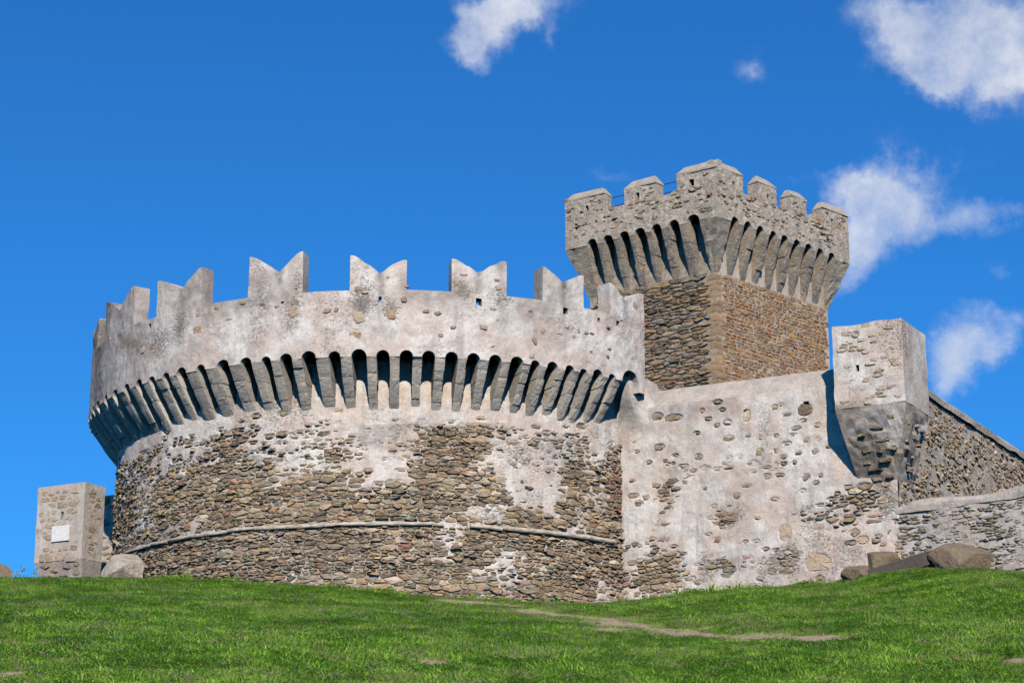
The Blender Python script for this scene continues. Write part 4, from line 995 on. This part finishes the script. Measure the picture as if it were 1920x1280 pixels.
# merlons with hipped caps
def keep_merlon(Mf, u0, u1, zt0, slit=None, th=.45, hip=(True, True), cap=.34):
    m = slab('merlon', Mf, lerp_list(u0, u1, .07), np.linspace(0, 1, 12), KZP-.06, zt0, th, M_KP, keep_t, [slit] if slit else None, lambda a_, b_: krel(a_, b_)+.004, {'stain': lambda a_, b_: np.zeros_like(a_)})
    cl = [c for c in rubble_cells(u0+.05, u1-.05, KZP+.02, zt0-.06, .08, .15, (1.2, 2.6), int(1000+u0*37+th*9), jit=.3)
          if r_.random() < .36 and c[:, 0].min() > u0+.04 and c[:, 0].max() < u1-.04 and c[:, 1].max() < zt0-.03 and not (slit and abs(c.mean(0)[0]-slit[0]) < .2 and abs(c.mean(0)[1]-slit[1]) < .24)]
    lay_stones(cl, Mf, m, M_ST, int(u0*91+5), .014, lambda u, v, r: ROUGH(u, v, r)*1.2, lambda u, v, r: .014+abs(r.normal(0, .012)), 40)
    i0, i1 = (.2 if hip[0] else .0), (.2 if hip[1] else .0)
    V = [Mf(u, z, d) for u, z, d in ((u0-.015, zt0, .03), (u1+.015, zt0, .03), (u1+.015, zt0, -th-.02), (u0-.015, zt0, -th-.02), (u0-.01, zt0+.06, .025), (u1+.01, zt0+.06, .025), (u1+.01, zt0+.06, -th), (u0-.01, zt0+.06, -th),
                                      (u0+i0, zt0+cap, -.20), (u1-i1, zt0+cap, -.20), (u1-i1, zt0+cap, -th+.08), (u0+i0, zt0+cap, -th+.08))]
    V = [np.array(v)+rs.normal(0, .012, 3) for v in V]
    mesh_obj('cap', V, [(3, 2, 1, 0), (0, 1, 5, 4), (1, 2, 6, 5), (2, 3, 7, 6), (3, 0, 4, 7), (4, 5, 9, 8), (5, 6, 10, 9), (6, 7, 11, 10), (7, 4, 8, 11), (8, 9, 10, 11)], M_CAP, m)
def mz(Mf, x, y): return Mf.uv(x, y)[1]
def mu(Mf, x, y): return Mf.uv(x, y)[0]
keep_merlon(KL, 0.0, mu(KL, 1133, 380), mz(KL, 1105, 370), KL.uv(1100, 391)+(.14, .26))
keep_merlon(KL, mu(KL, 1171, 360), mu(KL, 1230, 350), mz(KL, 1205, 348), KL.uv(1197, 368)+(.16, .3))
keep_merlon(KL, mu(KL, 1269, 340), SL, mz(KL, 1300, 323), KL.uv(1295, 345)+(.2, .3), hip=(True, False))
keep_merlon(KR, 0.004, mu(KR, 1393, 340), mz(KL, 1300, 323)-.003, KR.uv(1376, 348)+(.14, .34), hip=(False, True))
keep_merlon(KR, mu(KR, 1421, 350), mu(KR, 1455, 360), mz(KR, 1430, 346), KR.uv(1439, 371)+(.16, .24))
keep_merlon(KR, mu(KR, 1482, 375), mu(KR, 1512, 390), mz(KR, 1488, 370))
keep_merlon(KR, mu(KR, 1542, 390), SR, mz(KR, 1560, 396), KR.uv(1559, 416)+(.14, .26))
zt_b = mz(KR, 1488, 370)
for u in (1.0, 3.0, 5.0): keep_merlon(MK2, u, u+1.0, zt_b); keep_merlon(MK3, u+.3, u+1.3, zt_b)
# hand rails in the gaps
def tube(name, A, B, rad, mat, parent, n=6):
    A, B = Vector(A), Vector(B); d = (B-A).normalized(); s = d.orthogonal().normalized(); t = d.cross(s); V = []
    for P_ in (A, B):
        for i in range(n): V.append(P_+(s*math.cos(2*math.pi*i/n)+t*math.sin(2*math.pi*i/n))*rad)
    Fc = [(i, (i+1) % n, n+(i+1) % n, n+i) for i in range(n)]+[tuple(range(n-1, -1, -1)), tuple(range(n, 2*n))]
    return mesh_obj(name, V, Fc, mat, parent)
for Mf, x0, x1, y in ((KL, 1140, 1178, 362), (KL, 1236, 1276, 337), (KR, 1386, 1408, 345), (KR, 1448, 1470, 366), (KR, 1506, 1528, 386)):
    u0, u1 = mu(Mf, x0, y), mu(Mf, x1, y); zz = mz(Mf, (x0+x1)/2, y)
    for dz in (0, -.34): tube('rail', Mf(u0, zz+dz, -.3), Mf(u1, zz+dz, -.3), .017, M_IRON, keep_t)
# small stones in the parapet render, some bricks
for Mf, pp_, UM, sd, arches in ((KL, pL, SL, 25, LARCH), (KR, pR, SR, 26, RARCH)):
    cl = [c for c in rubble_cells(.05, UM-.05, KSP+.3, KZP-.05, .09, .17, (1.2, 2.4), sd, jit=.3) if r_.random() < .33 and c[:, 0].min() > .06 and c[:, 0].max() < UM-.06 and all(abs(c.mean(0)[0]-a_) > w+.12 or c[:, 1].min() > KSP+.28 for a_, w in arches)]
    lay_stones(cl, Mf, pp_, M_ST, sd, .016, lambda u, v, r: ROUGH(u, v, r)*1.2 if r.random() > .02 else np.array(RED), lambda u, v, r: .012+abs(r.normal(0, .014)), 140)
for Mf, x, y, w, h in ((KL, 1333, 361, .2, .26), (KL, 1290, 397, .16, .16), (KR, 1347, 362, .16, .26), (KR, 1532, 410, .4, .26), (KL, 1062, 376, .3, .15)):
    uc, vc = Mf.uv(x, y); V, Fc = stone_mesh(blob_poly(uc, vc, w, h, rs), Mf, .04, .003, rs)
    mesh_obj('stone', V, Fc, M_ST, pL if Mf is KL else pR, {'col': np.tile(RED if y != 410 and y != 376 else (.42, .27, .16), (len(V), 1))})

# ------------------------------------------------------------------ small turret and wall on the left
YT = 64.2
qA = ray(72, 912); qA = qA*YT/qA[1]
MT1 = plane_map(qA[:2], CR, CN)
tur = thing('corner_turret', tuple(MT1(.7, 9.9, -.6)), 'small square stone turret with a white plaque left of the round tower', 'turret')
tw, tz = MT1.uv(160, 903); tz0 = MT1.uv(110, 1050)[1]; tzg = MT1.uv(110, 1095)[1]-.6
MT2 = plane_map(MT1(tw, 0, 0)[:2], E_, CR); td = MT2.uv(197, 924)[0]
tp = lambda a_, b_: np.clip(.75+.3*fbm(a_*2, b_*2, oct=3, s=161), 0, 1)
trel = lambda a_, b_: .012*fbm(a_*2.5, b_*2.5, oct=4, s=162)
M_TP = mat_plaster('turret_mortar', (.56, .51, .46), (.53, .45, .38), (.44, .39, .34), (.42, .34, .26))
tf = slab('front_wall', MT1, lerp_list(0, tw, .05), np.linspace(0, 1, 40), tz0, tz, .4, M_TP, tur, [MT1.uv(117, 965)+(.1, .2)], trel, {'plaster': tp, 'stain': lambda a_, b_: .1*np.ones_like(a_)})
tsd = slab('side_wall', MT2, lerp_list(.003, td, .08), np.linspace(0, 1, 36), tz0-.0, tz, .4, M_TP, tur, None, trel, {'plaster': tp, 'stain': lambda a_, b_: .1*np.ones_like(a_)})
MT3 = plane_map(MT1(0, 0, -td)[:2], CN, (-CR[0], -CR[1]))
slab('side_wall', MT3, lerp_list(.003, td-.003, .2), np.linspace(0, 1, 10), tz0, tz-.02, .4, M_TP, tur, None, trel, {'plaster': tp, 'stain': zeros})
pts = [MT1(u, 0, d)[:2] for u, d in ((.004, -.004), (tw-.004, -.004), (tw-.004, -td), (.004, -td))]
bts = [MT1(u, 0, d)[:2] for u, d in ((.12, -.14), (tw-.05, -.14), (tw-.05, -td), (.12, -td))]
V = [(*p, tz0+.002) for p in pts]+[(*p, tz0-.45) for p in bts]+[(*p, tzg) for p in bts]
mesh_obj('base', V, [(0, 1, 2, 3)]+[(4*k+(i+1) % 4, 4*k+i, 4*k+4+i, 4*k+4+(i+1) % 4) for k in (0, 1) for i in range(4)], M_TP, tur, {'plaster': np.full(12, .7), 'stain': np.full(12, .35)})
pl_c = MT1.uv(114.5, 1000); pw, ph = 38/F*66/.93, 28/F*66/.97
for Mf, o_, (w0, w1), sd in ((MT1, tf, (.04, tw-.03), 27), (MT2, tsd, (.05, td-.05), 28)):
    cl = []
    for c in rubble_cells(w0, w1, tz0+.04, tz-.06, .15, .24, (1.1, 2.0), sd, jit=.12):
        m = c.mean(0)
        if c[:, 0].min() < w0 or c[:, 0].max() > w1 or c[:, 1].max() > tz-.05: continue
        if sd == 27 and (abs(m[0]-pl_c[0]) < pw*.75 and abs(m[1]-pl_c[1]) < ph*.75 or abs(m[0]-MT1.uv(117, 965)[0]) < .16 and abs(m[1]-MT1.uv(117, 965)[1]) < .2): continue
        cl.append(c)
    lay_stones(cl, Mf, o_, M_ST, sd, .026, pal_of([(.42, .35, .27), (.38, .31, .24), (.46, .39, .31), (.36, .33, .29)], [3, 3, 2, 1], .1), lambda u, v, r: .004+abs(r.normal(0, .006)), 300, rough=.006, cut=(.08, .2))
# stones of the flared foot
Mfoot = plane_map(MT1(0, 0, -.12)[:2], CR, CN)
for x, y, w, h in ((88, 1060, 22, 13), (104, 1066, 18, 14), (127, 1060, 22, 14), (146, 1057, 16, 10), (118, 1076, 26, 10), (95, 1077, 18, 9), (142, 1074, 20, 10)):
    uc, vc = Mfoot.uv(x, y); off = -.02-.14*min(1, (tz0-vc)/.45)+.12
    V, Fc = stone_mesh(blob_poly(uc, vc, w/62, h/62, rs), Mfoot, off+.03, .003, rs, base=off-.2); mesh_obj('stone', V, Fc, M_ST, tur, {'col': np.tile(ROUGH(0, 0, rs), (len(V), 1))})
# plaque with faint worn lines of lettering
u0, z0 = pl_c
def box_uv(Mf, u0, u1, z0, z1, d0, d1, bev=.006):
    V = [Mf(u, z, d) for d, e in ((d0, 0), (d1-bev, 0), (d1, bev)) for u, z in ((u0+e, z0+e), (u1-e, z0+e), (u1-e, z1-e), (u0+e, z1-e))]
    Fc = [(3, 2, 1, 0), (8, 9, 10, 11)]+[(4*k+i, 4*k+(i+1) % 4, 4*k+4+(i+1) % 4, 4*k+4+i) for k in (0, 1) for i in range(4)]
    return np.array(V), Fc
V, Fc = box_uv(MT1, u0-pw/2, u0+pw/2, z0-ph/2, z0+ph/2, -.05, .045)
plq = mesh_obj('plaque', V, Fc, M_MARBLE, tur); plq['label'] = 'white marble plaque on the turret front'
# linking wall in the shade of the drum
MW = plane_map(MT2(td+2.3, 0, 0)[:2], CR, CN)
lw = thing('link_wall', tuple(MW(1.5, 9.9, -.3)), 'shaded stone wall joining the small turret to the round tower', 'wall')
wz = MW.uv(205, 928)[1]
wob_ = slab('wall', MW, lerp_list(-3.2, 2.6, .1), np.linspace(0, 1, 30), tzg, wz, .5, M_TP, lw, None, trel, {'plaster': lambda a_, b_: np.ones_like(a_), 'stain': zeros})
cl = [c for c in rubble_cells(-2.6, 2.5, 9.6, wz-.25, .2, .3, (1.0, 1.6), 29) if r_.random() < .6]
lay_stones(cl, MW, wob_, M_ST, 29, .03, ROUGH, lambda u, v, r: .02, 300, rough=.006)

# ------------------------------------------------------------------ boulders, ramp slab
def boulder(name, c, rad, seed, mat, label, cat='boulder', rot=0, sub=4, facet=.25):
    import bmesh
    bm = bmesh.new(); bmesh.ops.create_icosphere(bm, subdivisions=sub, radius=1); r = np.random.default_rng(seed)
    pl = [(Vector(r.normal(0, 1, 3)).normalized(), r.uniform(.5, .78)) for _ in range(14)]
    V = np.array([v.co[:] for v in bm.verts]); n0 = fbm(V[:, 0]*1.3+seed, V[:, 1]*1.3, V[:, 2]*1.3, oct=4, s=seed)
    for k, v in enumerate(bm.verts):
        p = v.co.copy()
        for nn, d in pl:
            e = p.dot(nn)-d
            if e > 0: p -= nn*e*.97
        p *= 1.25*(1+facet*.22*n0[k]); v.co = p
    cr, sr = math.cos(rot), math.sin(rot)
    for v in bm.verts:
        x, y, z = v.co.x*rad[0], v.co.y*rad[1], v.co.z*rad[2]; v.co = (x*cr-y*sr, x*sr+y*cr, z)
    me = bpy.data.meshes.new(name); bm.to_mesh(me); bm.free(); me.materials.append(mat)
    o = bpy.data.objects.new(name, me); COL.objects.link(o); o.location = c; return tag(o, label, cat)
def at(px, py, Y): q = ray(px, py); return q*Y/q[1]
boulder('boulder', at(236, 1072, 60.6), (.56, .55, .55), 2, M_ROCKP, 'pale rounded masonry boulder at the left foot of the round tower')
boulder('boulder', at(1652, 1064, 56.0), (.46, .42, .40), 5, M_ROCK, 'taller brown boulder below the corner of the plastered wall', rot=.4)
boulder('boulder', at(1611, 1082, 56.0), (.38, .35, .30), 9, M_ROCK, 'lower brown boulder left of the taller one below the plastered wall')
boulder('boulder', at(1806, 1052, 54.2), (.78, .45, .40), 12, M_ROCK, 'long striped brown rock at the foot of the low wall', rot=-.5, facet=.12)
boulder('boulder', at(-2, 1084, 59.5), (.34, .3, .33), 21, M_ROCK, 'brown rock at the far left edge on the skyline')
pa, pb = at(1634, 1066, 55.2), at(1738, 1033, 54.6)
d = Vector(pb-pa); L = d.length; ex = d.normalized(); ey = Vector((0, 0, 1)).cross(ex).normalized(); ez = ex.cross(ey)
V = []
for s_ in (-.06, 1.0):
    for (y_, z_) in ((-.12, -.36), (.5, -.36), (.5, -.02), (-.12, -.02), (-.15, -.05)): V.append(Vector(pa)+ex*L*s_+ey*y_+ez*z_)
mesh_obj_ = mesh_obj('stone_slab', V, [(4, 3, 2, 1, 0), (5, 6, 7, 8, 9)]+[(i, (i+1) % 5, 5+(i+1) % 5, 5+i) for i in range(5)], M_SLAB)
tag(mesh_obj_, 'dark sloping stone slab lying between the brown boulders', 'slab')

# ------------------------------------------------------------------ grass and flowers
def mat_grass(name, a, b, dry):
    m = MT(name, .6, .25); o = m.N.new('ShaderNodeObjectInfo')
    c = m.mix(o.outputs['Random'], a, b)
    c = m.mix(m.ramp(m.noise(.55, 4, .6), .4, .66, 0, .6), c, [x*.8 for x in a])
    c = m.mix(m.ramp(m.noise(1.3, 4, .6), .55, .72, 0, .55), c, dry)
    c = m.mix(1, c, m.grey(m.ramp(m.noise(22, 3, .6), .3, .7, .4, 1.6, False)), 'MULTIPLY')
    m.b.inputs['Base Color'].default_value = (0, 0, 0, 1); m.put(m.b.inputs['Base Color'], c)
    tr = m.N.new('ShaderNodeBsdfTranslucent'); m.L.new(c, tr.inputs['Color'])
    ms = m.N.new('ShaderNodeMixShader'); ms.inputs[0].default_value = .3
    m.L.new(m.b.outputs[0], ms.inputs[1]); m.L.new(tr.outputs[0], ms.inputs[2])
    m.L.new(ms.outputs[0], m.N['Material Output'].inputs['Surface'])
    return m.m
M_GR = mat_grass('grass_blade', (.125, .31, .018), (.42, .68, .08), (.40, .48, .09))
M_LEAF = mat_grass('clover_leaf', (.125, .33, .028), (.38, .68, .095), (.32, .48, .09))
M_DRY = mat_grass('dry_grass_blade', (.34, .29, .15), (.26, .26, .10), (.4, .33, .18))
src = bpy.data.collections.new('grass_sources')
def tuft(name, seed, nb, h0, h1, rad, wd, lean, mat, leafy=False):
    r = np.random.default_rng(seed); V, Fc = [], []
    for _ in range(nb):
        a = r.uniform(0, 6.283); d = rad*math.sqrt(r.random()); x, y = d*math.cos(a), d*math.sin(a)
        h = r.uniform(h0, h1); la = a+r.normal(0, .8); l = lean*h*r.uniform(.2, 1.2); t = r.uniform(0, 6.283); cx, cy = math.cos(t)*wd, math.sin(t)*wd
        b = len(V); lx, ly = l*math.cos(la), l*math.sin(la)
        if leafy:
            for q in range(3):
                e = t+q*2.094; lw_ = wd*r.uniform(.8, 1.3); ax, ay = math.cos(e)*lw_, math.sin(e)*lw_; px_, py_ = -ay*.6, ax*.6; b = len(V)
                V += [(x+lx, y+ly, h), (x+lx+ax*.6+px_, y+ly+ay*.6+py_, h+lw_*.25), (x+lx+ax*1.2, y+ly+ay*1.2, h+lw_*.55), (x+lx+ax*.6-px_, y+ly+ay*.6-py_, h+lw_*.25)]
                Fc.append((b, b+1, b+2, b+3))
            continue
        V += [(x-cx, y-cy, -.02), (x+cx, y+cy, -.02), (x+lx*.35+cx*.8, y+ly*.35+cy*.8, h*.6), (x+lx*.35-cx*.8, y+ly*.35-cy*.8, h*.6), (x+lx, y+ly, h)]
        Fc += [(b, b+1, b+2, b+3), (b+3, b+2, b+4)]
    me = bpy.data.meshes.new(name); me.from_pydata(V, [], Fc); me.materials.append(mat); me.update()
    o = bpy.data.objects.new(name, me); src.objects.link(o); return o
for k in range(4): tuft('a%d_grass_tuft' % k, 40+k, 32, .02, .07, .115, .0042, 1.2, M_GR)
for k in range(2): tuft('b%d_clover_tuft' % k, 50+k, 22, .02, .06, .13, .016, .6, M_LEAF, True)
tuft('c0_dry_tuft', 60, 16, .04, .11, .1, .005, 1.1, M_DRY)
tuft('d0_tall_tuft', 61, 14, .06, .12, .08, .006, .9, M_GR)

def instancer(name, pts, rz, sc, idx, coll, label):
    me = bpy.data.meshes.new(name); me.from_pydata(pts.tolist(), [], [])
    for nm, a_, ty in (('rz', rz, 'FLOAT'), ('sc', sc, 'FLOAT'), ('idx', idx, 'INT')):
        t_ = me.attributes.new(nm, ty, 'POINT'); t_.data.foreach_set('value', a_.astype(np.int32 if ty == 'INT' else np.float32))
    o = bpy.data.objects.new(name, me); COL.objects.link(o); o['kind'] = 'stuff'; o['label'] = label; o['category'] = 'grass' if 'grass' in name else 'flowers'
    ng = bpy.data.node_groups.new(name+'_nodes', 'GeometryNodeTree')
    ng.interface.new_socket('Geometry', in_out='INPUT', socket_type='NodeSocketGeometry'); ng.interface.new_socket('Geometry', in_out='OUTPUT', socket_type='NodeSocketGeometry')
    N = ng.nodes; L = ng.links; gi, go = N.new('NodeGroupInput'), N.new('NodeGroupOutput')
    ip = N.new('GeometryNodeInstanceOnPoints'); ci = N.new('GeometryNodeCollectionInfo'); ci.inputs['Collection'].default_value = coll
    ci.inputs['Separate Children'].default_value = True; ci.inputs['Reset Children'].default_value = True
    def na(nm, ty):
        n = N.new('GeometryNodeInputNamedAttribute'); n.data_type = ty; n.inputs[0].default_value = nm; return n.outputs[0]
    cx = N.new('ShaderNodeCombineXYZ'); L.new(na('rz', 'FLOAT'), cx.inputs[2])
    L.new(gi.outputs[0], ip.inputs['Points']); L.new(ci.outputs[0], ip.inputs['Instance']); ip.inputs['Pick Instance'].default_value = True
    L.new(na('idx', 'INT'), ip.inputs['Instance Index']); L.new(cx.outputs[0], ip.inputs['Rotation']); L.new(na('sc', 'FLOAT'), ip.inputs['Scale'])
    L.new(ip.outputs[0], go.inputs[0])
    md = o.modifiers.new('scatter', 'NODES'); md.node_group = ng
    return o
def sow():
    r = np.random.default_rng(99); n = 330000
    y = r.uniform(19, 62, n); x = r.uniform(-1, 1, n)*(y*.255+2.2); ok = r.random(n) < (y*.255+2.2)/(62*.255+2.2)
    x, y = x[ok], y[ok]
    b = bareness(x, y); cl = fbm(x*.35, y*.25, oct=3, s=201); cl2 = fbm(x*.9, y*.6, oct=3, s=205)
    ok = r.random(len(x)) > b*.97
    inside = np.hypot(x-DC[0], y-DC[1]) < RB-.1
    pc_ = np.stack([x, y], 1)-MC.P; inside |= ((pc_@MC.n) < -.05) & ((pc_@MC.r) > -1) & ((pc_@MC.r) < UC)
    pl_ = np.stack([x, y], 1)-ML.P; inside |= ((pl_@ML.n) < -.02) & ((pl_@ML.r) > 0)
    ok &= ~inside
    x, y, b, cl, cl2 = [t[ok] for t in (x, y, b, cl, cl2)]; m = len(x); q = r.random(m)
    idx = np.where(q < np.clip(.3+.35*cl2, .08, .5), r.integers(4, 6, m), r.integers(0, 4, m))
    idx = np.where(r.random(m) < (.035+.35*b+.08*(cl2 < -.35)), 6, idx); idx = np.where((r.random(m) < .03+.10*(cl > .35)) & (b < .1), 7, idx)
    sc = r.uniform(.4, 1.2, m)*(1+.28*np.clip(cl, -.7, .8))*(1-.5*b)
    foot = np.abs(np.hypot(x-DC[0], y-DC[1])-RB-.12) < .16
    q2 = np.stack([x, y], 1); foot |= (np.abs((q2-MC.P)@MC.n-.15) < .16) & ((q2-MC.P)@MC.r < UC) & ((q2-MC.P)@MC.r > -.5); foot |= np.abs((q2-ML.P)@ML.n-.15) < .16
    hit = foot & (fbm(x*1.7, y*1.7, oct=2, s=301) > -.1)
    idx = np.where(hit & (r.random(m) < .5), 7, idx); sc = np.where(hit, sc*r.uniform(1.1, 2.4, m), sc)
    pts = np.stack([x, y, ground_z(x, y)], 1)
    instancer('grass', pts, r.uniform(0, 6.283, m), sc, idx, src, 'short green meadow grass and clover covering the hillside')
    return m
print('tufts', sow())
# yellow and white meadow flowers
fsrc = bpy.data.collections.new('flower_sources')
def flower(name, col, rad):
    m = MT(name+'_petal', .6); m.done(col); V, Fc = [], []
    for k in range(6):
        t = k*math.pi/3; b = len(V); V += [(0, 0, .085), (rad*math.cos(t-.4), rad*math.sin(t-.4), .09), (rad*1.3*math.cos(t), rad*1.3*math.sin(t), .097), (rad*math.cos(t+.4), rad*math.sin(t+.4), .09)]; Fc.append((b, b+1, b+2, b+3))
    me = bpy.data.meshes.new(name); me.from_pydata(V, [], Fc); me.materials.append(m.m); o = bpy.data.objects.new(name, me); fsrc.objects.link(o)
flower('a_yellow_flower', (.80, .62, .03), .026); flower('b_white_flower', (.75, .75, .7), .017)
def sow_flowers():
    r = np.random.default_rng(5); P_, I_ = [], []
    for _ in range(120):
        y0 = r.uniform(22, 59); x0 = r.uniform(-1, .35)*(y0*.23); k = r.integers(1, 7); w = r.random() < .4
        for _ in range(k*(3 if w else 1)): P_.append((x0+r.normal(0, .35), y0+r.normal(0, .8))); I_.append(1 if w else 0)
    P_ = np.array(P_); P_ = np.column_stack([P_, ground_z(P_[:, 0], P_[:, 1])]); n = len(P_)
    instancer('meadow_flowers', P_, r.uniform(0, 6, n), r.uniform(.8, 1.4, n), np.array(I_), fsrc, 'tiny yellow and white flowers dotted in the grass')
sow_flowers()
# thin dry weeds on the skyline at the left
def weed(px, h, seed, label):
    r = np.random.default_rng(seed); q = at(px, 1080, 59.6); z0 = float(ground_z(q[0], q[1])); w = thing('weed', (q[0], q[1], z0), label, 'plant', 'weeds on the skyline')
    V, Fc = [], []
    def strip(A, B, wd):
        b = len(V); V.extend([(A[0]-wd, A[1], A[2]), (A[0]+wd, A[1], A[2]), (B[0]+wd*.7, B[1]+.004, B[2]), (B[0]-wd*.7, B[1]+.004, B[2]), (A[0], A[1]+wd*1.5, A[2]), (B[0], B[1]+wd*1.5, B[2])]); Fc.extend([(b, b+1, b+2, b+3), (b+1, b+4, b+5, b+2), (b+4, b, b+3, b+5)])
    tip = (q[0]+r.normal(0, .05), q[1], z0+h); strip((q[0], q[1], z0-.03), tip, .006)
    for k in range(7):
        t = r.uniform(.35, 1); p = (q[0]+(tip[0]-q[0])*t, q[1], z0+h*t); s = r.choice((-1, 1)); strip(p, (p[0]+s*r.uniform(.03, .09), p[1]+r.normal(0, .02), p[2]+r.uniform(.03, .08)), .006)
    mesh_obj('stem', V, Fc, M_DRY, w)
    V, Fc = [], []
    for k in range(16):
        t = r.uniform(.1, 1); p = np.array((q[0]+(tip[0]-q[0])*t+r.normal(0, .045), q[1]+r.normal(0, .03), z0+h*t+r.normal(0, .03))); d1, d2 = r.normal(0, .022, 3), r.normal(0, .022, 3); b = len(V); V.extend([p-d1, p+d2, p+d1, p-d2]); Fc.append((b, b+1, b+2, b+3))
    mesh_obj('leaves', V, Fc, M_LEAF, w)
weed(41, .36, 1, 'tall thin weed on the grassy skyline nearest the far left rock')
weed(64, .30, 2, 'thin weed on the skyline just left of the small turret')
weed(24, .22, 3, 'short thin weed on the skyline at the far left')
